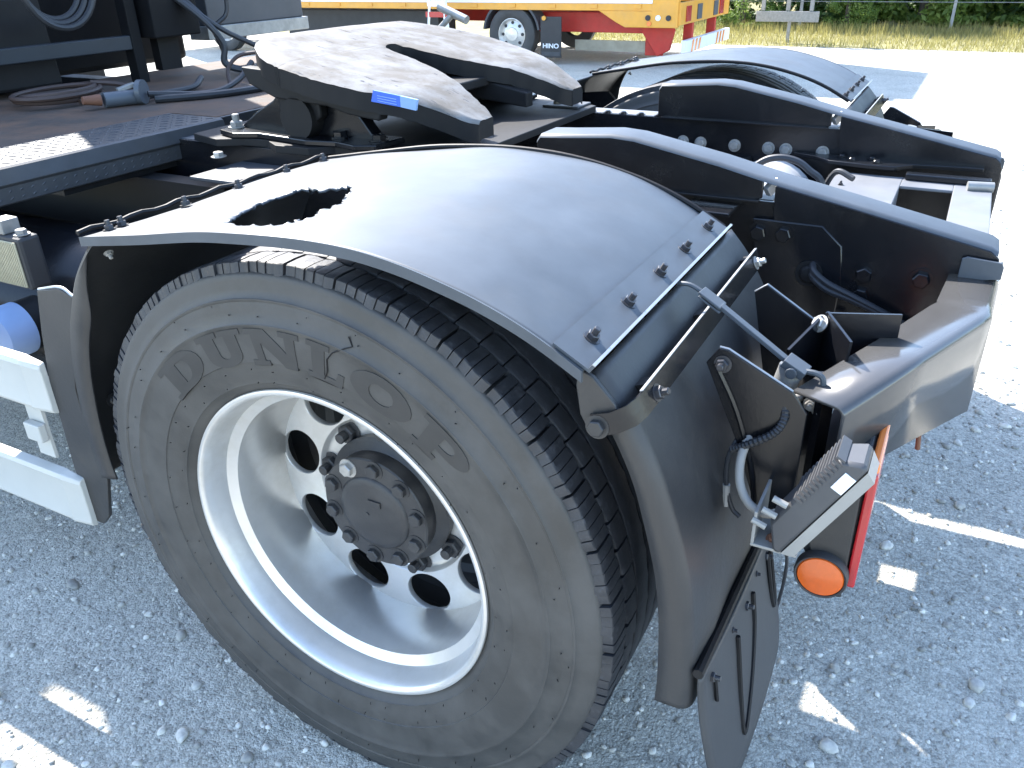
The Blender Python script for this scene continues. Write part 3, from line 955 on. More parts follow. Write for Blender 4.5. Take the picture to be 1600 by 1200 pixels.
SH = [shoulder_mesh(k) for k in range(6)]
MD = [mid_mesh(k+20) for k in range(6)]
TY_ME = MB().lathe(tyre_prof(), 144).mesh('tyre', MT['tyre'], 50)
RIM_ME = None
def local(mb, name, m, parent, smooth=40):
    """mesh kept in the wheel's own coordinates"""
    o = link(name, mb.mesh(name, MT[m], smooth), parent, W[parent.name]); return o
def outer_wheel(far):
    wy = 0 if not far else YC2
    w = empty('wheel', (0, wy, .52), truck)
    if far: w.rotation_euler = (0, 0, PI)
    w['label'] = 'outer rear wheel with silver rim and round hand holes' if not far else 'far rear wheel under its fender'
    ty = link('tyre', TY_ME, w, W[w.name])
    for k in range(NP):
        for lst, n_, off in ((SH, 1, 0), (MD, 2, .35)):
            for q in range(n_):
                o = link('tread_block', lst[(k*5+q*3) % 6], w, W[w.name])
                o.rotation_euler = (0, k*PITCH+q*PITCH/2+off*PITCH+.0, 0)
    local(rib(.1085,.153,.0022,.0), 'tread_rib', 'tread', w, 35)
    local(rib(.158,.197,.0022,.5), 'tread_rib', 'tread', w, 35)
    local(rib(.202,.245,.0022,.2), 'tread_rib', 'tread', w, 35)
    rb = MB().lathe(RIMP, 160); rb.add(*(lambda m: (m.v, m.f))(rim_holes_disc()))
    rb.lathe([(.287,.060),(.262,.075),(.250,.19),(.272,.215),(.29,.24)], 96)
    rm = local(rb, 'rim', 'rim', w, 50)
    # hub
    h = MB().lathe([(.10,.21),(.128,.205),(.130,.185),(.118,.178),(.110,.172),(.1125,.150),(.1125,.1415),(.110,.139),(.075,.1385)], 64)
    hb = local(h, 'hub', 'hub', w, 40)
    cp = MB().lathe([(.0755,.1387),(.074,.1365),(.071,.1340),(.060,.1320),(.030,.1308),(.0001,.1305)], 64)
    cp.box((-.004,.128,.022),(.022,.132,.034))
    cp.tube([(-.01,.133,.0),(-.01,.1290,.0)], .004, 10)
    local(cp, 'hub_cap', 'hub', w, 40)
    hc = empty('x', (0,0,0))
    bpy.data.objects.remove(hc)
    for k in range(10):
        a = math.radians(12)+k*2*PI/10
        p = Vector((.0955*math.cos(a), .139, .0955*math.sin(a)))
        bo = link('hub_bolt', bolt_mesh(('cap', 'hub' if k != 3 else 'boltlight')), w, W[w.name]+p, quat=Vector((0,-1,0)).to_track_quat('Z','Y')@Quaternion((0,0,1), k))
        bo.scale = (.0132, .0132, .0135)
    for k in range(9):
        a = math.radians(8.4)+k*2*PI/9
        p = Vector((.144*math.cos(a), .202, .144*math.sin(a)))
        bo = link('wheel_nut', bolt_mesh(('nut', 'hub')), w, W[w.name]+p, quat=Vector((0,-1,0)).to_track_quat('Z','Y')@Quaternion((0,0,1), k))
        bo.scale = (.0185, .0185, .016)
    if not far:
        vm = MB().tube(catmull([(.246,.185,-.06),(.250,.165,-.061),(.253,.15,-.062)], 4), .0042, 8)
        local(vm, 'valve', 'bolt', w)
        for me in letters(): link('letter', me, w, W[w.name])
        # moulding vents: little rubber hairs
        r_ = random.Random(5); vm = MB()
        for ring, n_ in ((.322,30),(.345,34),(.433,30),(.447,20)):
            for k in range(n_):
                a = 2*PI*(k+r_.uniform(-.3,.3))/n_; rr = ring+r_.uniform(-.003,.003)
                p = Vector((rr*math.cos(a), .004 if ring < .335 else -.003, rr*math.sin(a)))
                d = Vector((r_.uniform(.3,1), -1.0, r_.uniform(.2,.9)))
                vm.tube([p, p+d.normalized()*r_.uniform(.004,.0075)], [.0009,.0006], 5)
        stuff(local(vm, 'vent_hairs', 'framedark', w))
        ck = [(.060,-.0046,.352),(.068,-.006,.366),(.07,-.006,.385),(.082,-.006,.398),(.105,-.0052,.409),(.118,-.0046,.414),(.113,-.004,.428)]
        local(MB().tube([Vector((x, y+.0006, z)) for x, y, z in ck], .0011, 5), 'crack', 'framedark', w)
    return w
outer_wheel(False); outer_wheel(True)
for far in (False, True):
    w = empty('wheel', (0, .312 if not far else YC2-.312, .52), truck)
    if far: w.rotation_euler = (0, 0, PI)
    w['label'] = 'inner twin wheel behind the outer one'
    link('tyre', TY_ME, w, W[w.name])
    local(rib(.016,.060,.003,.1), 'tread_rib', 'tread', w, 35)
    local(rib(.070,.125,.003,.0), 'tread_rib', 'tread', w, 35)
    local(rib(.135,.190,.003,.3), 'tread_rib', 'tread', w, 35)
    local(rib(.200,.246,.003,.5), 'tread_rib', 'tread', w, 35)
    local(MB().lathe([(.2985,.022),(.29,.02),(.285,.04),(.27,.05),(.262,.09),(.255,.20),(.29,.24)], 96), 'rim', 'rimdark', w)
    local(MB().lathe([(.20,.06),(.205,.20),(.09,.21)], 48), 'brake_drum', 'rimdark', w)

# ---- axle and running gear
ax = MB().tube([(0,.3,.52),(0,.75,.52),(0,.95,.52),(0,1.10,.52),(0,1.22,.52),(0,1.34,.52),(0,1.49,.52),(0,1.69,.52),(0,2.14,.52)], [.07,.075,.09,.17,.2,.17,.09,.075,.07], 24)
ax.build('axle', 'framedark', truck)
MB().tube([(-.15,1.22,.54),(-.25,1.22,.56),(-3,1.22,.68)], [.09,.055,.055], 16).build('propeller_shaft', 'framedark', truck)
for far in (False, True):
    m_ = MB()
    for k in range(5):
        L_ = .62-.09*k
        m_.tube(catmull([(-L_,.73,.70-.016*k),(0,.73,.60-.016*k+.02),(L_,.73,.70-.016*k)], 6), .008, 4)
    for k in range(4):
        m_.box((-.60+.1*k,.70,.585-.02*k),(.60-.1*k,.765,.601-.02*k))
    m_.build('leaf_spring', 'framedark', truck, 30, mirror=far)
    MB().cyl((.33,.86,.50),(.25,.86,.88), .035).build('shock_absorber', 'framedark', truck, mirror=far)
for (x, z, r_, ya_, yb_, mm) in ((.36,.775,.125,.90,1.55,'silver'), (.50,.50,.14,.83,1.22,'framedark'), (.20,.53,.10,.9,1.5,'framedark')):  # the larger black tank is added, unseen, to shade the ground
    MB().tube([(x,ya_,z),(x,ya_+.01,z),(x,ya_+.04,z),(x,yb_-.04,z),(x,yb_-.01,z),(x,yb_,z)], [r_*.4,r_*.75,r_,r_,r_*.75,r_*.4], 32).build('tank_and_blocker', mm, truck)

# ---- frame rails with coupling ramps
def rail(far):
    yw = .8 if not far else 1.585
    web = [(-3.2,.70),(-3.2,.975),(.505,.975),(.53,.955),(.885,.895),(.885,.71),(.62,.69)]
    m_ = MB().prism(web, 'y', yw, yw+.008)
    m_.box((-3.2, yw+.009, .70), (.60, yw+.082, .708))
    if far:
        pass
    o = m_.build('frame_rail', 'frame', truck, 30, bevel=.0012)
    MB().box((-3.2, yw+.0085, .967), (.50, yw+.082, .9765)).build('top_flange', 'sunlitgrey' if far else 'fender', o, 0, bevel=.0015)  # paler than the black web: sunlight on the flange put into its colour
    return o
rn = rail(False); rf = rail(True)
def ramp(yw, parent):
    th = .007; fw_ = .080
    top = [(.004,1.052),(.012,1.063),(.06,1.0655),(.17,1.0735),(.22,1.070),(.394,1.0365),(.512,1.009),(.624,.9865),(.880,.9335),(.892,.926)]
    m_ = MB()
    m_.prism([(.004,.978)]+top[:6]+[(.482,1.0155),(.482,.982),(.470,.978)], 'y', yw, yw+th)
    o = m_.build('coupling_ramp', 'frame', truck, 30, bevel=.002)
    # folded top flange running the whole length
    f_ = MB(); vs = []
    prof = [(0,-.002),(.003,.003),(.010,.0055),(fw_,.0055),(fw_,-.001),(.010,-.001)]
    for x, z in top: vs += [(x, yw-.001+a, z+b) for a, b in prof]
    k = 6; n_ = len(top)
    f_.add(vs, [(i*k+j, (i+1)*k+j, (i+1)*k+(j+1) % k, i*k+(j+1) % k) for i in range(n_-1) for j in range(k)]+[tuple(range(k)), tuple(range((n_)*k-1, (n_-1)*k-1, -1))])
    f_.build('top_flange', 'fender', o, 40)  # lighter paint than the web, standing in for sun and sky sheen
    # deep tail web
    t_ = MB().prism([(.505,1.010),(.512,1.0085),(.624,.986),(.880,.933),(.894,.922),(.899,.905),(.897,.73),(.882,.712),(.66,.700),(.56,.72),(.528,.80),(.512,.93),(.507,.96)], 'y', yw-.005, yw-.0005)
    t_.build('tail_web', 'frame', o, 30, bevel=.0015)
    MB().bar((.488,yw+.01,.992),(.500,yw+.03,1.010), .012, .02).build('gap_block', 'steel', o, 0)
    return o
def ramp_build(far):
    yw = .8 if not far else 1.585
    return ramp(yw-.0075, None)
ramp_build(False); ramp_build(True)
# lower flange lip of the ramps (bright line)
for yw in (.8, 1.585):
    MB().box((.02, yw-.020, .9752), (.478, yw+.0005, .9800)).build('ramp_foot', 'frame', truck, 0, bevel=.001)
for x in (.083, .135, .233, .327, .374, .471):
    bolt(rf, (x, 1.584, .912), (0,-1,0), .0125, 'cap', 'boltgrey')
for x in (.05, .10, .15, .205, .26):
    bolt(rf, (x-.26, 1.60, .9755), (0,0,1), .009, 'round', 'frame')
for x, z in ((.485,.918),(.532,.920),(.686,.863),(.782,.868),(.686,.822)):
    bolt(rn, (x, .787, z), (0,-1,0), .015, 'cap', 'frame')
bolt(rn, (.588,.786,.85), (0,-1,0), .017, 'round', 'framedark')
bolt(rn, (.737,.787,.764), (0,-1,0), .015, 'round', 'framedark')
bolt(rn, (.655,.76,.775), (.2,-.3,1), .009, 'cap', 'boltlight')
# gusset shape on the near web
MB().prism([(.47,.945),(.60,.945),(.64,.91),(.65,.84),(.645,.72),(.50,.72)], 'y', .786, .7925).build('web_gusset', 'frame', rn, 30, bevel=.004)
MB().box((.345,.72,.958),(.44,.80,.966)).build('side_bracket', 'frame', rn, 0, bevel=.002)
# air lines on the near web
for dz in (0, .012):
    MB().tube(catmull([(.592,.79,.858+dz),(.600,.765,.850+dz),(.628,.758,.833+dz),(.672,.760,.820+dz*.6),(.732,.765,.797+dz*.4),(.800,.77,.770)], 6), .0065, 8).build('air_line', 'hose', truck)
# hose loop between the rails
MB().tube(catmull([(.30,1.30,.86),(.363,1.3,.930),(.407,1.3,.950),(.453,1.3,.946),(.486,1.3,.926),(.52,1.3,.895),(.53,1.3,.80)], 6), .0085, 8).build('hose_loop', 'hose', truck)
MB().tube(catmull([(.515,1.33,.84),(.53,1.32,.90),(.552,1.3,.93),(.59,1.28,.92)], 6), .007, 8).build('hose_loop', 'hose', truck)

# ---- rear crossmember
cm = MB()
zt = .884
def plate_y(y): return y
ya, yb = .81, 1.50
cm.box((.515, ya, zt-.008), (.685, yb, zt))
cm.box((.802, ya, zt-.008), (.884, yb, zt))
cm.box((.685, yb-.09, zt-.008), (.802, yb, zt-.0005))
cm.box((.685, ya, zt-.008), (.802, ya+.20, zt-.0005))
cm.box((.878, ya, .66), (.885, yb+.07, zt-.009))
cm.box((.515, ya, .70), (.522, yb+.07, zt-.009))
cm.box((.678, ya+.2, .72), (.685, yb-.09, zt-.009))
cm.box((.802, ya+.2, .72), (.809, yb-.09, zt-.009))
cmo = cm.build('crossmember', 'sunlitgrey', truck, 0, bevel=.002)
cmo['label'] = 'dusty box crossmember painted pale for sunlight, with a square opening between the rail ends'
# gusset flange bolted along the far rail
gs = [(.40,1.568),(.46,1.545),(.50,1.505),(.60,1.488),(.66,1.49),(.70,1.535),(.80,1.548),(.86,1.552),(.86,1.582),(.40,1.582)]
go = MB().prism(gs, 'z', .900, .910).build('gusset', 'frame', cmo, 30, bevel=.0015)
for x, y in ((.525,1.555),(.555,1.525),(.600,1.553),(.615,1.52)):
    bolt(go, (x, y, .9105), (0,0,1), .009, 'round', 'frame')
MB().box((.69,1.47,.8845),(.88,1.50,.900)).build('edge_angle', 'frame', cmo, 0, bevel=.003)
MB().cyl((.83,1.43,.892),(.885,1.44,.892), .012).build('edge_pin', 'galv', cmo)
for x, y in ((.555,1.36),(.535,1.18)): bolt(cmo, (x, y, zt+.0005), (0,0,1), .005, 'nut', 'bolt')

# ---- angled rear wing carrying the lamps
def wing(far):
    z = .88
    # line of the rear wall, outer end to the rail
    A = Vector((.735,.208,0)); B = Vector((.897,.630,0)); Cc = Vector((.905,.79,0))
    m_ = MB()
    R_ = .014
    # swept section along A-B-C: top plate, rounded edge, rear wall
    stations = []
    def nrm(p, q): d = (q-p).normalized(); return Vector((d.y, -d.x, 0))
    n1 = nrm(A, B); n2 = nrm(B, Cc); nm = (n1+n2).normalized()
    pts = [(A, n1, .075, .115), (A.lerp(B, .5), n1, .078, .145), (A.lerp(B, .93), (n1*3+nm).normalized(), .085, .172), (B, nm, .085, .178), (B.lerp(Cc, .12), (n2*3+nm).normalized(), .085, .18), (Cc, n2, .08, .185)]
    for p, n_, wd, ht in pts:
        zz = z+(0 if p.y < .7 else .006)
        s_ = [p-n_*wd+Vector((0,0,zz)), p-n_*R_+Vector((0,0,zz))]
        for k in range(1, 6):
            a = k/6*PI/2
            s_.append(p-n_*R_*(1-math.sin(a))+Vector((0,0,zz-R_*(1-math.cos(a)))))
        s_ += [p+Vector((0,0,zz-R_)), p+Vector((0,0,zz-ht))]
        stations.append(s_)
    k = len(stations[0])
    m_.add([q for s_ in stations for q in s_], [(i*k+j, (i+1)*k+j, (i+1)*k+j+1, i*k+j+1) for i in range(len(stations)-1) for j in range(k-1)])
    o = m_.build('lamp_wing', 'wing', truck, 35, solid=.005, mirror=far)
    # inner channel wall and end bracket plates
    MB().prism([(.690,.27),(.700,.266),(.712,.30),(.703,.305)], 'z', .70, .868).build('channel_bracket', 'frame', o, 0, mirror=far)
    MB().prism([(.672,.86),(.70,.872),(.702,.70),(.672,.70)], 'y', .285, .291).build('channel_bracket', 'frame', o, 0, bevel=.001, mirror=far)
    bolt(o, (.684,.284,.838), (0,-1,.1), .008, mirror=far, m='boltlight')
    bolt(o, (.694,.280,.832), (0.3,-1,.1), .006, mirror=far, m='boltlight')
    # upturned flange by the rail
    MB().prism([(.838,.880),(.838,.918),(.846,.922),(.900,.918),(.904,.91),(.904,.889),(.84,.878)], 'y', .776, .7835).build('wing_flange', 'fender', o, 0, bevel=.0012, mirror=far)
    # angled box plates behind the wing
    q = MB()
    q.bar((.668,.43,.868),(.770,.47,.868), .004, .10)
    q.bar((.668,.43,.868),(.713,.355,.858), .004, .11)
    q.bar((.668,.43,.868),(.640,.34,.845), .004, .10)
    q.build('box_plate', 'frame', o, 0, mirror=far)
    bolt(o, (.664,.415,.905), (-.5,-.6,.5), .010, 'cap', 'boltlight', mirror=far)
    bolt(o, (.685,.43,.880), (.5,-.6,.5), .009, 'nut', 'boltgrey', mirror=far)
    # stays that carry the mudguard
    g1 = [(.552,.912),(.568,.937),(.580,.936),(.668,.893),(.690,.865),(.690,.72),(.655,.70),(.640,.705),(.605,.80)]
    MB().prism(g1, 'y', .200, .206).build('stay_plate', 'frame', o, 0, bevel=.0012, mirror=far)
    MB().tube(catmull([(.565,.1985,.915),(.60,.1985,.85),(.628,.1985,.77),(.640,.1985,.71)], 5), .004, 6).build('stay_rib', 'frame', o, 40, mirror=far)
    g2 = [(.556,.925),(.574,.940),(.664,.886),(.668,.855),(.668,.72),(.60,.72)]
    MB().prism(g2, 'y', .450, .456).build('stay_plate', 'frame', o, 0, bevel=.0012, mirror=far)
    for gg, y in ((g1, .2), (g2, .45)):
        e_ = [Vector((gg[k][0], y+.003, gg[k][1]+.0006)) for k in ((1,2,3) if y < .3 else (0,1,2))]
        MB().tube(e_, .0016, 5).build('pale_edge', 'steel', o, 0, mirror=far)  # thin pale strip along the top of each stay
    bolt(o, (.575,.199,.915), (0,-1,.1), .009, mirror=far)
    # slanted galvanised post
    MB().cyl((.632,.27,.80),(.652,.275,.893), .017).build('post', 'galv', o, mirror=far)
    MB().prism([(.665,.87),(.69,.875),(.695,.62),(.668,.62)], 'y', .31, .318).build('channel_bracket', 'frame', o, 0, mirror=far)
    return o
wg = wing(False); wing(True)

# turnbuckle link from the seam to the wing
lk = MB()
lk.tube(catmull([(.477,.292,.982),(.497,.288,.984),(.515,.285,.978)], 4), .0035, 8)
lk.bar((.515,.285,.980),(.548,.281,.962), .024, .004)
lk.bar((.515,.285,.974),(.548,.281,.956), .024, .003)
lk.bar((.545,.281,.963),(.650,.272,.900), .013, .006)
lk.bar((.643,.273,.904),(.673,.269,.890), .030, .012)
lk.tube([(.655,.252,.893),(.655,.292,.893)], .008, 10)
lk.tube(catmull([(.670,.269,.893),(.685,.267,.894),(.695,.266,.889),(.698,.266,.872)], 4), .0042, 8)
lk.build('tension_link', 'fender', truck, 35, bevel=.001)

# lamps under the wing
def lamps(far):
    hs = MB().prism([(.700,.735),(.735,.79),(.772,.80),(.776,.79),(.776,.585),(.760,.575),(.735,.58),(.705,.64)], 'y', .235, .62)
    o = hs.build('tail_lamp', 'truckblack', truck, 0, bevel=.004, mirror=far)
    if not far: o['label'] = 'rear lamp cluster with red lens and round amber side reflector'
    MB().box((.7765,.225,.590),(.789,.63,.782)).build('lens', 'red', o, 0, bevel=.003, mirror=far)
    MB().box((.7765,.225,.785),(.788,.63,.800)).build('lens', 'orange', o, 0, bevel=.003, mirror=far)
    MB().prism([(.715,.66),(.742,.765),(.772,.79),(.775,.57),(.748,.565)], 'y', .222, .2345).build('side_plate', 'guard', o, 0, bevel=.002, mirror=far)
    rr = MB().lathe([(.0001,-.010),(.020,-.0095),(.031,-.0075),(.0325,-.005)], 40, (.743,.215,.607))
    rr.build('reflector', 'amber', o, 40, mirror=far)
    MB().lathe([(.0327,-.002),(.0330,-.008),(.0355,-.009),(.037,-.006),(.037,.008),(.02,.008)], 40, (.743,.216,.607)).build('reflector_ring', 'truckblack', o, 40, mirror=far)
    return o
lamps(False); lamps(True)
# LED work lamp
def worklamp():
    c = Vector((.724,.138,.787)); ax_ = Vector((.48,0,.88)).normalized(); nrm_ = Vector((.88,-.05,-.48)).normalized(); sd = Vector((0,1,0))
    root = MB()
    hl, hw = .090, .029
    def P(a, b, d): return c+ax_*a+sd*b+nrm_*d
    # tapered housing: face at d=+.012, back at d=-.022
    face = [(-hl,-hw),(hl,-hw),(hl,hw),(-hl,hw)]
    vs = [P(a*.985, b, .014) for a, b in face]+[P(a, b, .004) for a, b in face]+[P(a*.72+.004, b*.8, -.022) for a, b in face]
    root.add(vs, [(0,1,2,3),(11,10,9,8)]+[(i, i+4, (i+1) % 4+4, (i+1) % 4) for i in range(4)]+[(i+4, i+8, (i+1) % 4+8, (i+1) % 4+4) for i in range(4)])
    o = root.build('work_lamp', 'lampgrey', truck, 40, bevel=.007)
    o['label'] = 'grey finned work lamp below the rear wing'
    fc = MB(); vs = [P(a*.95, b*.97, .0142) for a, b in face]+[P(a*.86, b*.86, .029) for a, b in face]
    fc.add(vs, [(4,5,6,7)]+[(i, i+4, (i+1) % 4+4, (i+1) % 4) for i in range(4)])
    fc.build('lamp_face', 'lampface', o, 0)
    # cooling fins: a row along the upper back and three big ribs on the lower back
    for k in range(12):
        a = -.005+.0075*k
        MB().bar(P(a, -hw*.96, -.018), P(a, hw*.9, -.018), .0030, .012, nrm_).build('fin', 'lampgrey', o, 0)
    for a in (-.022,-.045,-.068):
        for b in (-hw*.9,): MB().tube([P(a, b, -.022), P(a-.004, b, -.041)], .0045, 8).build('rib', 'lampface', o)
    st = MB(); st.add([P(.040,-hw*.97,.0115), P(.068,-hw*.97,.0115), P(.068,-hw*.97,-.0035), P(.040,-hw*.97,-.0035), P(.040,-hw*1.0-.0006,.0115), P(.068,-hw*1.0-.0006,.0115), P(.068,-hw*1.0-.0006,-.0035), P(.040,-hw*1.0-.0006,-.0035)], [(0,1,2,3),(7,6,5,4),(0,4,5,1),(1,5,6,2),(2,6,7,3),(3,7,4,0)])
    st.build('paper_label', 'labelwhite', o, 0)
    br = MB(); br.box((.655,.115,.700),(.715,.20,.7045)); br.box((.655,.115,.7045),(.6595,.20,.755)); br.build('bracket', 'lampface', o, 0, bevel=.001)
    bolt(o, (.682,.135,.7048), (0,-.3,1), .008, 'nut', 'rust')
    MB().tube(catmull([(.668,.30,.838),(.652,.27,.84),(.632,.235,.832),(.618,.19,.80),(.622,.165,.765),(.640,.150,.742),(.665,.145,.735),(.690,.148,.745)], 6), .0062, 10).build('cable', 'hosegrey', o)
    MB().tube(catmull([(.612,.215,.82),(.598,.195,.78),(.600,.19,.735),(.612,.188,.70),(.625,.185,.69)], 6), .0035, 8).build('cable', 'hose', o)
    MB().tube([(.6005,.19,.735),(.603,.19,.700)], .0055, 8).build('cable_joint', 'hosegrey', o)
worklamp()
# corrugated cable sleeve
pth = catmull([(.600,.195,.79),(.625,.188,.81),(.655,.19,.835),(.663,.20,.86),(.650,.22,.885)], 12)
MB().tube(pth, [.0048+.0013*(k % 2) for k in range(len(pth))], 8).build('cable_sleeve', 'hose', truck, 20)
MB().tube(catmull([(.645,.455,.50),(.672,.44,.44),(.670,.43,.34),(.655,.42,.29)], 6), .003, 6).build('air_line', 'hose', truck)
MB().cyl((.83,.55,.70),(.835,.55,.655), .004).build('drain_rod', 'rust', truck)

# ---- fifth wheel coupling
fwl = empty('fifth_wheel', (-.55, 1.22, 1.0), truck)
fwl['label'] = 'horseshoe coupling plate of worn bright steel'
OUT = [(-.915,0),(-.912,.10),(-.902,.18),(-.880,.26),(-.845,.33),(-.80,.385),(-.74,.432),(-.68,.458),(-.60,.466),(-.52,.458),(-.44,.435),(-.36,.395),(-.28,.350),(-.23,.325),(-.21,.300)]
INN = [(-.668,0),(-.664,.022),(-.650,.036),(-.60,.048),(-.52,.064),(-.44,.098),(-.36,.142),(-.28,.186),(-.235,.208),(-.210,.232)]
def interp(T, x):
    if x <= T[0][0]: return T[0][1]
    for (a, b), (c, d) in zip(T, T[1:]):
        if a <= x <= c: return b+(d-b)*(x-a)/(c-a) if c > a else d
    return T[-1][1]
def pz(x): return 1.18-.21*(x+.63)-(max(0, x+.37)**1.2)*.30-(max(0, -.84-x))*.25
xs_ = sorted(set([-.9149,-.912,-.905,-.895,-.88,-.86,-.84,-.81,-.78,-.74,-.70,-.68,-.669,-.6678,-.666,-.663,-.655,-.645]+list(np.round(np.arange(-.63,-.209,.014), 4))+[-.211]))
m_ = MB(); nw_ = 12
rr_ = random.Random(9)
for side in (-1, 1):
    vs = []
    for x in xs_:
        wi = interp(INN, x) if x > -.668 else 0; wo = interp(OUT, x)
        for j in range(nw_+1):
            w_ = wi+(wo-wi)*j/nw_
            jag = (rr_.uniform(-.003,.003) if j in (0, nw_) and 0 < j+(x > -.66) else 0)
            vs.append((x, 1.22+side*(w_+jag), pz(x)-(.008 if j == nw_ else 0)-(.004 if j == 0 and x > -.66 else 0)+rr_.uniform(-.0008,.0008)))
    nt = len(vs)
    tv = vs; bv_ = [(x, y, z-(.042 if True else 0)) for x, y, z in vs]
    k = nw_+1; n_ = len(xs_)
    fs = [(i*k+j, (i+1)*k+j, (i+1)*k+j+1, i*k+j+1) for i in range(n_-1) for j in range(nw_)]
    fb = [tuple(q+nt for q in reversed(f)) for f in fs]
    sd = []
    for i in range(n_-1):
        sd.append((i*k+nw_, (i+1)*k+nw_, (i+1)*k+nw_+nt, i*k+nw_+nt))
        if xs_[i] >= -.668: sd.append(((i+1)*k, i*k, i*k+nt, (i+1)*k+nt))
    for j in range(nw_):
        sd.append((j, j+1, j+1+nt, j+nt)); q = (n_-1)*k; sd.append((q+j+1, q+j, q+j+nt, q+j+1+nt))
    # top is bare worn steel, sides and underside are painted: two meshes
    m_.add(tv, fs)
    if side == -1: sides = MB()
    sides.add(tv+bv_, fb+sd)
tp = m_.build('top_plate', 'plate', fwl, 45)
# make sure the top faces look up
for o_ in (tp,):
    b = bmesh.new(); b.from_mesh(o_.data)
    bmesh.ops.remove_doubles(b, verts=b.verts, dist=.0002)
    bmesh.ops.recalc_face_normals(b, faces=b.faces)
    if sum(f.normal.z for f in b.faces) < 0: bmesh.ops.reverse_faces(b, faces=b.faces)
    b.to_mesh(o_.data); b.free()
sides.v = [(x, y, z-.0012) for x, y, z in sides.v]
sides.build('plate_body', 'framedark', fwl, 45)
# deep skirts under the plate
for far in (False, True):
    sk = [(-.82,1.17),(-.74,1.165),(-.50,1.115),(-.40,1.09),(-.41,1.065),(-.50,1.075),(-.56,1.09),(-.72,1.10),(-.80,1.13)]
    MB().prism(sk, 'y', .80, .835).build('skirt', 'framedark', fwl, 0, bevel=.004, mirror=far)
    pd = [(-.905,1.004),(-.888,1.020),(-.835,1.055),(-.775,1.085),(-.745,1.110),(-.735,1.150),(-.70,1.168),(-.565,1.150),(-.560,1.095),(-.510,1.075),(-.465,1.020),(-.430,1.004)]
    MB().prism(pd, 'y', .845, .885).build('pedestal', 'frame', fwl, 0, bevel=.004, mirror=far)
    MB().prism([(-.735,1.155),(-.70,1.175),(-.60,1.16),(-.595,1.06),(-.64,1.03),(-.69,1.03),(-.725,1.06)], 'y', .815, .844).build('trunnion_block', 'framedark', fwl, 0, bevel=.006, mirror=far)
    MB().cyl((-.662,.800,1.055),(-.662,.86,1.055), .050, 24).build('pivot', 'framedark', fwl, mirror=far)
    # ribs and cast foot
    MB().prism([(-.93,.80),(-.86,.775),(-.80,.80),(-.72,.79),(-.62,.775),(-.54,.79),(-.47,.77),(-.42,.79),(-.41,.90),(-.93,.90)], 'z', .998, 1.012).build('foot', 'frame', fwl, 0, bevel=.003, mirror=far)
    for x, y in ((-.905,.838),(-.56,.835),(-.445,.84)):
        bolt(fwl, (x, y, 1.0125), (0,0,1), .017, 'nut' if x < -.9 else 'cap', 'boltgrey' if x < -.9 else 'frame', mirror=far)
    # cross ribs linking to the plate underside
MB().box((-.74,.86,1.06),(-.60,1.58,1.10)).build('cross_beam', 'framedark', fwl, 0, bevel=.006)
MB().prism([(-.66,1.135),(-.30,1.06),(-.30,1.02),(-.66,1.06)], 'y', 1.06, 1.10).build('lock_guide', 'framedark', fwl, 0, bevel=.004)
MB().prism([(-.66,1.135),(-.30,1.06),(-.30,1.02),(-.66,1.06)], 'y', 1.34, 1.38).build('lock_guide', 'framedark', fwl, 0, bevel=.004)
MB().box((-.70,1.08,1.075),(-.42,1.36,1.10)).build('lock_jaw', 'framedark', fwl, 0, bevel=.004)
# blue maker's label
lb = [(-.413,1.135),(-.340,1.1265),(-.340,1.1025),(-.421,1.110)]
MB().prism(lb, 'y', .7925, .7985).build('label_plate', 'bluelabel', fwl, 0)
MB().prism([(-.3395,1.1265),(-.293,1.1205),(-.299,1.097),(-.3395,1.1022)], 'y', .7925, .7985).build('label_plate', 'bluelabel2', fwl, 0)
for z0 in (1.126, 1.1205, 1.115):
    MB().bar((-.402,.792,z0-.002),(-.350,.792,z0-.0075), .0008, .0012, (0,0,1)).build('print_line', 'bluelabel2', fwl, 0)
# mounting plate on the rails
mp_ = [(-1.02,.79),(-.90,.755),(-.84,.79),(-.77,.80),(-.70,.755),(-.60,.76),(-.55,.80),(-.40,.80),(-.20,.86),(-.19,1.58),(-.30,1.64),(-.60,1.64),(-.66,1.62),(-.80,1.64),(-.9,1.66),(-1.02,1.64),(-1.03,1.25)]
MB().prism(mp_, 'z', .978, .997).build('mounting_plate', 'framedark', truck, 0, bevel=.002)
for x, y in ((-.30,1.545),(-.255,1.56)): bolt(truck, (x, y, .9975), (0,0,1), .014, 'cap', 'boltgrey')
MB().box((-.33,1.50,.9972),(-.215,1.60,1.003)).build('mounting_pad', 'panelgrey', truck, 0, bevel=.002)
# small brackets beside the near rail
MB().box((-.87,.62,.925),(-.72,.80,.935)).box((-.73,.62,.885),(-.72,.80,.925)).box((-.72,.60,.885),(-.60,.76,.893)).build('side_bracket', 'panelgrey', truck, 0, bevel=.003)
bolt(truck, (-.66,.655,.8935), (0,0,1), .016, 'cap', 'boltlight')
bolt(truck, (-.88,.735,.958), (0,0,1), .014, 'cap', 'boltlight')
# T-shaped steel bar standing beyond the plate
MB().tube([(-.815,1.72,1.254),(-.700,1.70,1.216)], .0135, 14).tube([(-.757,1.71,1.234),(-.83,1.69,1.165),(-.84,1.68,1.0)], .010, 12).build('tee_bar', 'galv', truck)

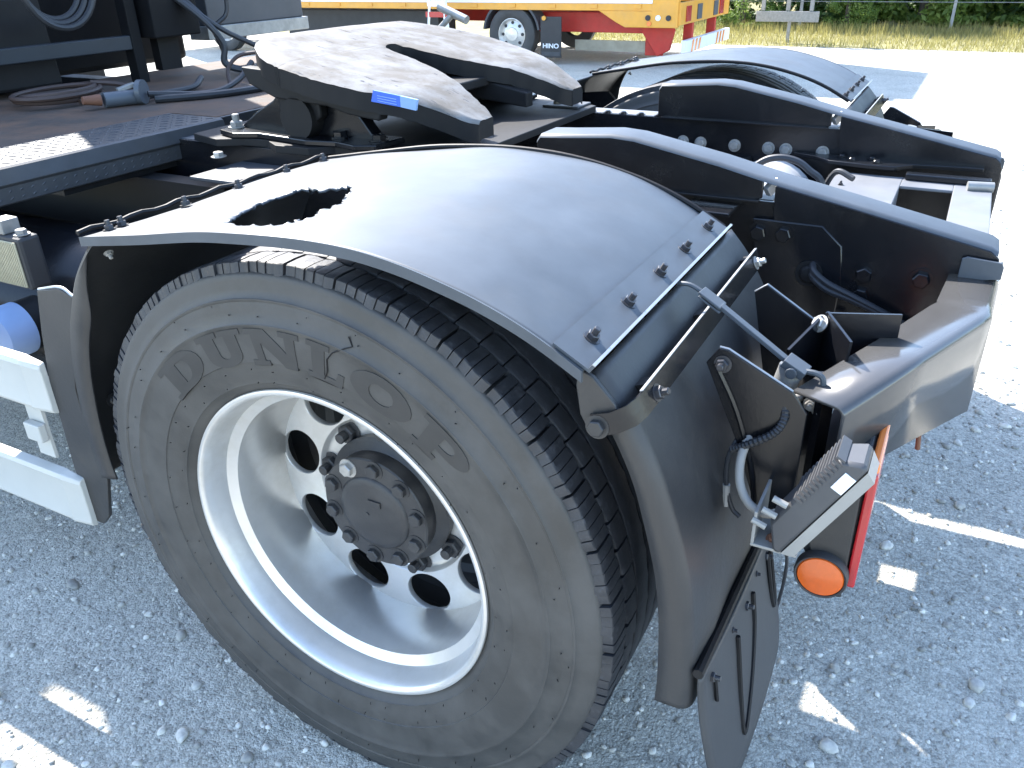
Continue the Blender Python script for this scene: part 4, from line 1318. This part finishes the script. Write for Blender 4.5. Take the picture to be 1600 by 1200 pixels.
# ---- deck behind the cab
dk = MB(); dk.box((-2.25,.99,.984),(-1.14,2.36,1.0)); dk.box((-2.25,.38,.984),(-1.325,.9895,1.0)); dko = dk.build('deck', 'deck', truck, 0)
MB().box((-1.139,.985,.925),(-1.125,2.36,.999)).build('deck_edge', 'barblue', dko, 0, bevel=.002)
for y in (1.14,1.34): MB().box((-1.1245,y,.945),(-1.123,y+.016,.975)).build('paint_mark', 'labelwhite', dko, 0)
sp = MB()
sp.prism([(-1.32,1.002),(-1.105,1.002),(-1.098,.998),(-1.088,.965),(-1.094,.958),(-1.094,.922),(-1.10,.918),(-1.11,.922),(-1.11,.985),(-1.32,.99)], 'y', -.05, .975)
stp = sp.build('step_plate', 'checker', truck, 0, bevel=.0015)
# raised tread of the step plate
ck_me = {}
def lozenge(flip):
    if flip in ck_me: return ck_me[flip]
    q = MB(); L_, w_ = .013, .0035
    q.add([(-L_,0,0),(0,-w_,0),(L_,0,0),(0,w_,0),(-L_*.6,0,.0018),(0,-w_*.4,.0018),(L_*.6,0,.0018),(0,w_*.4,.0018)], [(4,5,6,7),(0,1,5,4),(1,2,6,5),(2,3,7,6),(3,0,4,7)])
    me = q.mesh('tread_bar', MT['checker'], 0); ck_me[flip] = me; return me
nb = 0
tb = MB()
for i in range(7):
    for j in range(36):
        a = PI/4 if (i+j) % 2 else -PI/4
        cx, cy = -1.30+.029*i, -.03+.028*j
        L_, w_ = .012, .0035
        c_, s_ = math.cos(a), math.sin(a)
        loc_ = [(-L_,0,0),(0,-w_,0),(L_,0,0),(0,w_,0),(-L_*.6,0,.0018),(0,-w_*.4,.0018),(L_*.6,0,.0018),(0,w_*.4,.0018)]
        tb.add([(cx+x*c_-y*s_, cy+x*s_+y*c_, 1.0021+z) for x, y, z in loc_], [(4,5,6,7),(0,1,5,4),(1,2,6,5),(2,3,7,6),(3,0,4,7)])
for j in range(36):
    for i in range(2):
        cy, cz = -.03+.028*j, .948-.016*i
        L_, w_ = .006, .002
        tb.add([(-1.0938, cy-L_, cz-L_*.5), (-1.0938, cy-w_, cz+w_), (-1.0938, cy+L_, cz+L_*.5), (-1.0938, cy+w_, cz-w_), (-1.0925, cy, cz)], [(0,1,4),(1,2,4),(2,3,4),(3,0,4)])
stuff(tb.build('raised_tread', 'checker', stp, 0))
# tank and dark boxes below the step
MB().tube([(-.835,.43,.62),(-.84,.43,.62),(-.86,.43,.62),(-2.4,.43,.62)], [.10,.19,.205,.205], 40).build('side_tank', 'frame', truck, 40)
MB().box((-1.09,.56,.60),(-.66,.795,.74)).build('battery_box', 'framedark', truck, 0, bevel=.01)
MB().box((-2.4,.45,.90),(-1.12,.80,.915)).build('underdeck_shelf', 'framedark', truck, 0)
MB().box((-2.4,.66,.40),(-.80,.72,.90)).build('inner_panel', 'framedark', truck, 0)
# side guards
sg = empty('side_guard', (-1.2, 0, .55), truck)
sg['label'] = 'pair of white side guard rails'
def guard_rail(z0, z1, xe):
    q = MB(); prof = [(.012,z0),(-.004,z0+.004),(-.008,z0+.012),(-.006,z0+.02),(-.006,z1-.02),(-.008,z1-.012),(-.004,z1-.003),(.012,z1),(.016,z1),(.016,z0)]
    n_ = len(prof)
    q.add([(-2.6,y,z) for y, z in prof]+[(xe-.05,y,z) for y, z in prof], [tuple(range(n_)), tuple(range(2*n_-1, n_-1, -1))]+[(i, i+n_, (i+1) % n_+n_, (i+1) % n_) for i in range(n_)])
    r = q.build('rail', 'white', sg, 30, bevel=.001)
    c = MB(); zc = (z0+z1)/2
    c.add([(xe-.0495,y-.002,(z-zc)*1.03+zc) for y, z in prof]+[(xe,y*.6+.004,(z-zc)*.97+zc-.004) for y, z in prof], [tuple(range(n_)), tuple(range(2*n_-1, n_-1, -1))]+[(i, i+n_, (i+1) % n_+n_, (i+1) % n_) for i in range(n_)])
    c.build('rail_end', 'white', sg, 30, bevel=.002)
guard_rail(.365,.487,-.638); guard_rail(.632,.745,-.650)
MB().box((-.775,.018,.50),(-.725,.026,.64)).build('upright', 'white', sg, 0, bevel=.001)
MB().box((-.770,.000,.545),(-.722,.0175,.585)).build('clip', 'white', sg, 0, bevel=.003)
# square work lamp and blue cap by the step
sl = MB().box((-1.03,.165,.79),(-.88,.215,.905)).build('square_lamp', 'truckblack', truck, 0, bevel=.008)
sl['label'] = 'square ribbed work lamp under the step'
MB().box((-1.022,.160,.798),(-.888,.1645,.897)).build('lens', 'lens', sl, 0, bevel=.002)
for k in range(22): MB().box((-1.020+.006*k,.1585,.80),(-1.0175+.006*k,.1598,.895)).build('lens_rib', 'lens', sl, 0)
MB().box((-.97,.17,.9055),(-.93,.21,.935)).build('lamp_foot', 'galv', sl, 0, bevel=.002)
bolt(sl, (-.90,.19,.906), (0,0,1), .012, 'cap', 'boltgrey')
bc = MB().tube([(-1.03,.20,.665),(-1.03,.16,.665),(-1.03,.14,.665),(-1.03,.135,.665)], [.062,.062,.055,.018], 32)
bc.build('blue_cap', 'blue', truck)
MB().cyl((-1.03,.3,.665),(-1.03,.202,.665), .06, 24).build('cap_neck', 'framedark', truck)
# rack, panels and cab
rk = MB().box((-2.02,.3,1.118),(-1.985,1.44,1.166)).build('rack_bar', 'barblue', truck, 0, bevel=.003)
MB().box((-2.03,1.43,1.0),(-1.98,1.475,2.1)).build('rack_post', 'cab', truck, 0, bevel=.003)
MB().box((-2.03,.28,1.0),(-1.98,.325,2.1)).build('rack_post', 'cab', truck, 0, bevel=.003)
MB().box((-2.06,1.50,1.15),(-1.93,1.72,1.55)).build('valve_box', 'cab', truck, 0, bevel=.006)
MB().box((-2.04,1.56,1.03),(-2.0,1.66,1.15)).build('valve_bracket', 'framedark', truck, 0)
pn = MB().box((-2.12,1.86,1.165),(-2.03,2.44,1.60)).build('side_panel', 'panelgrey', truck, 0, bevel=.005)
MB().box((-2.13,1.84,1.112),(-2.02,2.46,1.1645)).build('panel_trim', 'galv', pn, 0, bevel=.003)
cb = MB().box((-5.2,.02,1.15),(-3.30,2.42,2.75)).build('cab', 'cab', truck, 0, bevel=.05)
MB().box((-5.1,.1,.45),(-3.32,2.3,1.14)).build('engine_cover', 'framedark', truck, 0, bevel=.02)
MB().prism([(-2.31,1.15),(-2.31,1.5),(-2.12,1.30),(-2.10,1.02),(-2.24,1.02)], 'y', .4, 1.2).build('rear_cowl', 'framedark', truck, 0, bevel=.01)
MB().cyl((-2.1,.62,1.06),(-2.1,.66,1.26), .022).cyl((-2.1,.70,1.08),(-2.1,.735,1.24), .016).build('fittings', 'galv', truck)
MB().box((-2.42,.86,1.02),(-2.32,1.98,2.08)).build('sky_block_wall', 'cab', truck, 0, bevel=.02)  # added dark wall that blocks the sky and shades the deck
MB().box((-2.62,1.36,1.2),(-2.46,1.92,2.62)).build('sun_block_slab', 'cab', truck, 0, bevel=.02)  # added slab, placed to shade the inner end of the step plate
for far in (False, True):
    w = empty('wheel', (-4.2, .05 if not far else YC2-.05, .52), truck)
    if far: w.rotation_euler = (0, 0, PI)
    w['label'] = 'front wheel'
    link('tyre', TY_ME, w, W[w.name]); local(rib(.02,.24,.003,0), 'tread_rib', 'tread', w)
    local(MB().lathe([(.2985,.022),(.285,.03),(.27,.07),(.2,.05),(.0001,.04)], 64), 'rim', 'rim', w)

# ------------------------------------------------------------------ hoses and plug lying on the deck
def coil(c, r, turns, rise, r_t, wob, sq=.55):
    pts = []
    for k in range(int(turns*28)+1):
        a = 2*PI*k/28
        rr = r*(1+wob*math.sin(a*.37+1))
        pts.append((c[0]+rr*sq*math.cos(a)*1.3, c[1]+rr*math.sin(a), c[2]+rise*k/28+.01*math.sin(a*.6)))
    return pts
t1 = MB().tube(coil((-1.83,.98,1.013), .13, 3.2, .010, .009, .12), .008, 8)
t1.tube(catmull([(-1.83,1.11,1.05),(-1.78,1.17,1.04),(-1.70,1.22,1.02)], 6), .008, 8)
tag(t1.build('coiled_hose', 'hosebrown', None), 'brown air hose coiled on the rusty deck behind the cab', 'hose')
t2 = MB()
for k in range(3):
    pts = [(-1.96+.02*k, 1.14+(.11+.012*k)*math.cos(a), 1.36+(.12+.013*k)*math.sin(a)) for a in np.linspace(0, 2*PI, 40)]
    t2.tube(pts, .011, 8, cap=False)
tag(t2.build('hanging_hose', 'hose', None), 'dark hose loops hanging on the rack above the deck', 'hose')
pg = empty('trailer_plug', (-1.55, 1.06, 1.0))
tag(pg, 'blue-grey trailer cable plug with round cap lying on the deck', 'plug')
MB().cyl((-1.60,.975,1.024),(-1.56,1.075,1.024), .023, 20).build('plug_body', 'plug', pg)
MB().tube([(-1.555,1.075,1.038),(-1.540,1.082,1.038)], .037, 24).build('round_cap', 'plug', pg)
MB().bar((-1.60,1.03,1.046),(-1.575,1.08,1.060), .03, .012).build('hinge', 'galv', pg, 0, bevel=.002)
MB().tube([(-1.62,.915,1.03),(-1.604,.965,1.026)], [.012,.018], 12).build('cable_gland', 'rust', pg)
def cable(pts, r, m, label, name='cable'):
    return tag(MB().tube(catmull(pts, 8), r, 8).build(name, m, None), label, 'cable')
cable([(-1.535,1.09,1.03),(-1.50,1.16,1.022),(-1.47,1.24,1.013),(-1.45,1.32,1.016),(-1.46,1.42,1.04),(-1.47,1.50,1.085)], .010, 'hose', 'cable rising from the round plug cap toward the coupling plate')
cable([(-1.56,1.09,1.02),(-1.60,1.20,1.013),(-1.62,1.35,1.013),(-1.68,1.45,1.03)], .010, 'hose', 'short dark cable lying behind the trailer plug')
cable([(-1.52,1.10,1.013),(-1.42,1.25,1.012),(-1.38,1.40,1.012),(-1.36,1.60,1.012),(-1.35,1.9,1.02)], .012, 'hose', 'thick cable along the edge of the rusty deck')
cable([(-1.97,1.60,1.32),(-1.85,1.66,1.21),(-1.80,1.70,1.12),(-1.80,1.69,1.05),(-1.75,1.74,1.02),(-1.62,1.86,1.012),(-1.55,2.05,1.015)], .012, 'hose', 'cable dropping from the valve box and turning along the deck')
cable([(-1.97,1.64,1.32),(-1.86,1.69,1.20),(-1.84,1.73,1.10),(-1.84,1.74,1.04),(-1.78,1.80,1.015),(-1.68,1.95,1.012)], .011, 'hose', 'hanging cable next to the bundle end below the valve box')
cable([(-1.95,1.62,1.30),(-1.83,1.71,1.18),(-1.78,1.80,1.12),(-1.70,1.93,1.05),(-1.6,2.06,1.012)], .010, 'hose', 'straight slanting cable crossing the bright gap behind the coupling')
cable([(-1.97,1.68,1.27),(-1.93,1.78,1.33),(-1.90,1.84,1.30),(-1.90,1.84,1.22),(-1.92,1.80,1.18)], .009, 'hose', 'small cable loop hanging beside the grey panel')
cable([(-1.52,1.43,1.012),(-1.56,1.47,1.06),(-1.55,1.52,1.10),(-1.50,1.58,1.11)], .007, 'hosebrown', 'thin brown air line arching up to the coupling')

# ------------------------------------------------------------------ yellow flatbed truck in the background
bt = tag(empty('parked_truck', (-6.0, 11.6, 0)), 'parked truck with white body, yellow side rail, red frame and small wheels', 'truck')
bx0, bx1, by0, by1 = -12.5, -2.75, 10.4, 12.8
MB().box((bx0,by0+.03,.86),(bx1-.35,by1-.03,3.4)).build('body', 'truckwhite', bt, 0, bevel=.02)
MB().box((bx0,by0,.70),(bx1-.02,by0+.06,.79)).build('side_rail', 'yellow', bt, 0, bevel=.006)
MB().box((bx0,by0-.008,.79),(bx1-.35,by0+.028,.86)).build('sill', 'truckwhite', bt, 0, bevel=.004)
MB().box((bx0,by1-.06,.70),(bx1-.02,by1,.79)).build('side_rail', 'yellow', bt, 0, bevel=.006)
MB().prism([(bx1-1.1,.70),(bx1-.85,.56),(bx1-.72,.50),(bx1,.50),(bx1,1.0),(bx1-.35,1.0),(bx1-.35,.70)], 'y', by0-.005, by0+.08).build('corner_panel', 'yellow', bt, 0, bevel=.008)
MB().box((bx1-.02,by0+.02,.53),(bx1+.03,by1,.80)).build('rear_beam', 'yellow', bt, 0, bevel=.006)
MB().box((bx1-.3,by0+.1,.86),(bx1+.0,by1-.1,3.2)).build('rear_door', 'truckwhite', bt, 0, bevel=.01)
for k in range(14):
    x = bx1-.55-.62*k
    MB().box((x-.05,by0-.016,.73),(x+.05,by0-.0005,.775)).build('rope_hook', 'yellow', bt, 0, bevel=.003)
for y, mm in ((by0+.25,'red'),(by0+.75,'plug'),(by0+1.55,'plug'),(by0+1.85,'red')):
    MB().box((bx1+.031,y,.56),(bx1+.045,y+.2,.75)).build('rear_lamp', mm, bt, 0, bevel=.003)
for x, mm in ((bx1-.40,'truckblack'),(bx1-.26,'labelwhite'),(bx1-.12,'truckblack')):
    MB().tube([(x,by0-.006,.62),(x,by0-.02,.62)], .035, 16).build('side_fitting', mm, bt)
MB().tube([(bx1-.38,by0-.006,.55),(bx1-.38,by0-.02,.55)], .03, 16).build('side_reflector', 'orange', bt)
MB().box((-5.6,by0+.35,.40),(bx1-.55,by0+.43,.66)).build('frame', 'truckred', bt, 0, bevel=.01)
MB().box((bx0,by1-.43,.40),(bx1-.55,by1-.35,.66)).build('frame', 'truckred', bt, 0, bevel=.01)
MB().box((bx1-.55,by0+.36,.12),(bx1-.30,by0+.42,.66)).build('tail_plate', 'truckred', bt, 0, bevel=.01)
MB().prism([(bx1-.60,.45),(bx1-.25,.66),(bx1-.12,.45),(bx1-.18,.20),(bx1-.35,.12)], 'y', by0+.28, by0+.34).build('tail_plate', 'truckred', bt, 0, bevel=.01)
gb = MB().box((bx1+.02,by0+.15,.18),(bx1+.10,by1-.1,.34)).build('bumper_bar', 'truckwhite', bt, 0, bevel=.01)
for y in (by0+.35, by0+1.55):
    for k in range(3):
        MB().add([(bx1+.102,y+.16*k,.185),(bx1+.102,y+.16*k+.08,.185),(bx1+.102,y+.16*k+.13,.335),(bx1+.102,y+.16*k+.05,.335)], [(0,1,2,3)]).build('stripe', 'orange', gb, 0)
for y in (by0+.6, by1-.7): MB().box((bx1-.1,y,.30),(bx1+.02,y+.08,.56)).build('bumper_stay', 'truckred', bt, 0)
def far_wheel(x, y):
    w = empty('wheel', (x, y, .375), bt)
    s_ = .375/.52
    local(MB().lathe([(r*s_, yy*s_) for r, yy in [(.30,.03),(.32,.01),(.40,-.004),(.47,.004),(.505,.02),(.515,.05),(.515,.22),(.47,.25),(.3,.23)]], 64), 'tyre', 'gtyre', w)
    q = MB().lathe([(r*s_, yy*s_) for r, yy in [(.299,.022),(.29,.02),(.28,.05),(.25,.09),(.20,.07),(.13,.05),(.12,.03),(.0001,.02)]], 48)
    local(q, 'rim', 'rim', w)
    for k in range(8):
        a = 2*PI*k/8
        local(MB().tube([(.155*math.cos(a),.045,.155*math.sin(a)),(.155*math.cos(a),.060,.155*math.sin(a))], .022, 10), 'hand_hole', 'truckblack', w)
far_wheel(-5.2, by0+.02)
for x in (-5.2, -6.05):
    w = empty('wheel', (x, by1-.02, .375), bt); w.rotation_euler = (0,0,PI)
    local(MB().lathe([(.2,.02),(.29,0),(.36,.02),(.37,.05),(.37,.16),(.2,.17)], 48), 'tyre', 'gtyre', w)
far_wheel(-10.8, by0+.02)
def fl(x, z, r): pass
ar = MB(); n_ = 24
ar.add([(-5.2+r*math.cos(a), y, .375+r*math.sin(a)) for a in np.linspace(.15, PI-.15, n_+1) for r, y in ((.46,by0+.01),(.43,by0+.01),(.43,by0+.3),(.46,by0+.3))], [(i*4+k, (i+1)*4+k, (i+1)*4+(k+1) % 4, i*4+(k+1) % 4) for i in range(n_) for k in range(4)])
ar.build('wheel_arch', 'panelgrey', bt)
mf = MB().box((-4.62,by0+.0,.08),(-4.605,by0+.36,.62)); mf.v = mf.v
mf = MB().box((-4.72,by0-.005,.09),(-4.40,by0+.012,.62)); mfo = mf.build('mudflap', 'truckblack', bt, 0, bevel=.004)
def text(s, size, loc, rot, m, parent, ext=.002, sx=1):
    cu = bpy.data.curves.new('t', 'FONT'); cu.body = s; cu.size = size; cu.extrude = ext; cu.align_x = 'CENTER'; cu.offset = size*.02
    tmp = bpy.data.objects.new('t', cu); COL.objects.link(tmp)
    dg = bpy.context.evaluated_depsgraph_get(); me = bpy.data.meshes.new_from_object(tmp.evaluated_get(dg)); bpy.data.objects.remove(tmp)
    me.materials.clear(); me.materials.append(MT[m])
    o = link('lettering', me, parent, loc); o.rotation_euler = rot; o.scale = (sx,1,1)
    return o
text('HINO', .085, (-4.56,by0-.008,.215), (PI/2,0,0), 'labelwhite', mfo, sx=1.15)
MB().box((-4.70,by0-.0075,.115),(-4.42,by0-.0052,.165)).build('flap_strip', 'panelgrey', mfo, 0)
MB().box((-4.35,by0+.36,.16),(-3.3,by0+.40,.30)).build('under_board', 'wood', bt, 0)
MB().tube([(-4.66,by0-.006,.60),(-4.66,by0-.03,.60)], .03, 14).build('marker_lamp', 'yellow', bt)
MB().box((-9.6,by0+.3,.14),(-6.6,by0+.8,.66)).build('tool_box', 'truckblack', bt, 0, bevel=.01)

# red and white warning stand in front of that truck
ws = tag(empty('warning_stand', (-6.10, 9.9, 0)), 'red and white folding warning stand in front of the yellow rail', 'warning stand')
MB().bar((-6.32,9.9,0),(-6.22,9.95,1.05), .06, .03).build('leg', 'truckwhite', ws, 0)
MB().bar((-5.92,9.9,0),(-6.02,9.95,1.05), .06, .03).build('leg', 'truckwhite', ws, 0)
MB().bar((-6.30,9.92,.66),(-5.94,9.92,.66), .03, .07).build('rung', 'red', ws, 0)
MB().bar((-6.27,9.93,.80),(-5.97,9.93,.80), .03, .07).build('rung', 'truckwhite', ws, 0)
MB().prism([(-6.26,.86),(-5.98,.86),(-6.02,1.15),(-6.22,1.15)], 'y', 9.92, 9.94).build('board', 'red', ws, 0)
MB().prism([(-6.20,.88),(-6.04,.88),(-6.12,1.0)], 'y', 9.912, 9.919).build('triangle', 'truckwhite', ws, 0)

# grey barricade by the grass
bd = tag(empty('barricade', (-2.1, 14.2, 0)), 'grey steel barricade with orange panels standing at the grass edge', 'barricade')
MB().box((-2.62,14.2,.32),(-1.62,14.24,.48)).build('lower_board', 'galv', bd, 0, bevel=.005)
for x in (-2.55,-2.15,-1.78): MB().box((x,14.21,.49),(x+.06,14.26,1.5)).build('upright', 'galv', bd, 0)
for x in (-2.5,-1.80): MB().box((x+.08,14.2,.80),(x+.30,14.22,1.05)).build('orange_panel', 'orange', bd, 0, bevel=.004)
MB().box((-2.10,14.22,0),(-2.05,14.26,.319)).build('foot', 'galv', bd, 0)
MB().box((-2.6,14.2,1.3),(-1.65,14.24,1.42)).build('top_board', 'galv', bd, 0)

# ------------------------------------------------------------------ grass, fence, trees
gr = MB().add([(-40,13.7,.004),(60,13.7,.004),(60,40,.05),(-40,40,.05)], [(0,1,2,3)])
turf = struct(gr.build('grass_verge', 'turf', None, 0))
n_ = 26000
px = nr.uniform(-7, 9, n_); py = 13.55+3.4*nr.uniform(0, 1, n_)**.9
h = nr.uniform(.04, .13, n_)*(1+.8*(py > 15.6)); a = nr.uniform(0, PI, n_); w_ = .006
dx = np.cos(a)*w_; dy = np.sin(a)*w_; lx = nr.normal(0, .03, n_); ly = nr.normal(0, .03, n_)
Vg = np.empty((n_*3, 3)); z0 = .004
Vg[0::3] = np.c_[px-dx, py-dy, np.full(n_, z0)]; Vg[1::3] = np.c_[px+dx, py+dy, np.full(n_, z0)]; Vg[2::3] = np.c_[px+lx, py+ly, z0+h]
Fg = np.arange(n_*3).reshape(-1, 3)
go_ = stuff(link('dry_grass', fast_mesh('dry_grass', Vg, Fg, 'grass', False)))
go_['label'] = 'strip of dry yellow grass along the far edge of the yard'; go_['category'] = 'grass'

fn = tag(empty('wire_fence', (1.0, 16.8, 0)), 'wire fence with thin posts in front of the trees', 'fence')
for x in (-5,-2.4,.2,2.8,5.4,8): MB().box((x,16.78,0),(x+.05,16.83,1.9)).build('post', 'post', fn, 0)
for z in (.5,.95,1.3,1.65): MB().tube([(-5,16.78,z),(0,16.78,z-.01),(8.05,16.78,z)], .006, 5).build('wire', 'galv', fn)

def crown(seed, R_, H_, n, leaf, lo=-.7):
    r = np.random.default_rng(seed)
    # leaf clumps through the volume
    nc = 46
    cc = r.normal(0, 1, (nc, 3)); cc /= np.linalg.norm(cc, axis=1)[:, None]
    cc *= r.uniform(.35, 1, (nc, 1))**.5
    cc = cc*np.array([R_, R_*.85, H_/2])+np.array([0, 0, H_/2+lo])
    cs = r.uniform(.22, .5, nc)*R_*.62
    k = r.integers(0, nc, n)
    d = r.normal(0, 1, (n, 3)); d /= np.linalg.norm(d, axis=1)[:, None]
    P = cc[k]+d*cs[k][:, None]*r.uniform(.3, 1, (n, 1))**.4*np.array([1, 1, .8])
    P[:, 2] = np.maximum(P[:, 2], .03+r.uniform(0, .15, n))
    nn = d+r.normal(0, .6, (n, 3))+np.array([0, 0, .5]); nn /= np.linalg.norm(nn, axis=1)[:, None]
    t = np.cross(nn, r.normal(0, 1, (n, 3))); t /= np.linalg.norm(t, axis=1)[:, None]; b = np.cross(nn, t)
    s = leaf*r.uniform(.6, 1.4, (n, 1))
    V = np.empty((n*4, 3)); V[0::4] = P-t*s; V[1::4] = P-b*s*.45; V[2::4] = P+t*s; V[3::4] = P+b*s*.45
    return V, np.arange(n*4).reshape(-1, 4)
CR = {}
for k, (sd, R_, H_, n, lf, m) in enumerate([(1,1.7,3.6,15000,.06,'leaf2'),(2,1.7,4.6,14000,.065,'leaf1'),(3,1.2,2.2,7000,.045,'leaf2'),(4,2.2,5.2,12000,.08,'leaf1')]):
    CR[k] = fast_mesh('crown', *crown(sd, R_, H_, n, lf), m, False)
def tree(x, y, k, sc, rz, label, name='tree', cat='tree', group='trees behind the wire fence'):
    t = tag(empty(name, (x, y, 0)), label, cat, group)
    t.rotation_euler = (0, 0, rz); t.scale = (sc, sc, sc)
    link('crown', CR[k], t, W[t.name])
    H_ = 2.2
    q = MB().tube([(0,0,-.05),(.03,.02,H_*.4),(-.03,.05,H_*.8),(.05,0,H_*1.3)], [.11,.09,.065,.03], 10)
    for a in (0, 2.1, 4.2):
        q.tube([(0,.02,H_*.5),(.5*math.cos(a),.5*math.sin(a),H_*.85),(.9*math.cos(a),.9*math.sin(a),H_*1.1)], [.05,.035,.015], 7)
    link('trunk', q.mesh('trunk', MT['bark'], 40), t, W[t.name])
tree(-.35, 18.3, 0, 1.0, .3, 'sunlit light green tree close behind the wire fence')
tree(1.7, 18.5, 0, 1.05, 2.2, 'light green bushy tree at the right edge of the picture')
tree(-2.5, 18.3, 1, 1.0, 1.1, 'dark green tree in shade beside the barricade')
tree(.7, 19.6, 1, 1.0, 5.2, 'dark green tree in the gap between the two light green ones')
tree(3.6, 18.8, 1, 1.0, 4.0, 'dark green tree outside the right edge of the picture')
tree(-5.0, 19.6, 3, 1.0, .9, 'dark tree partly hidden by the yellow truck')
tree(-1.3, 20.6, 3, 1.1, 3.3, 'tall dark tree behind the sunlit light green one')
tree(2.7, 21.2, 3, 1.15, 1.9, 'tall dark tree at the back on the right')
tree(5.8, 19.6, 0, 1.1, 2.6, 'light green tree beyond the right end of the fence')
tree(-3.5, 16.9, 2, .6, .5, 'low green bush behind the barricade', 'bush', 'bush', 'bushes along the fence')
tree(-1.55, 17.0, 2, .45, 2.5, 'small bush at the foot of the fence', 'bush', 'bush', 'bushes along the fence')
# far wood that reads as one mass
Vw, Fw = [], []
off = 0
for k in range(26):
    v, f = crown(60+k, 3.2, 7.5, 1500, .2)
    v = v+np.array([-38+3.4*k, 29+3*math.sin(k*1.7), 0]); Vw.append(v); Fw.append(f+off); off += len(v)
wd = stuff(link('far_wood', fast_mesh('far_wood', np.concatenate(Vw), np.concatenate(Fw), 'leaf1', False)))
wd['label'] = 'dark wood closing the view behind the trees'; wd['category'] = 'wood'
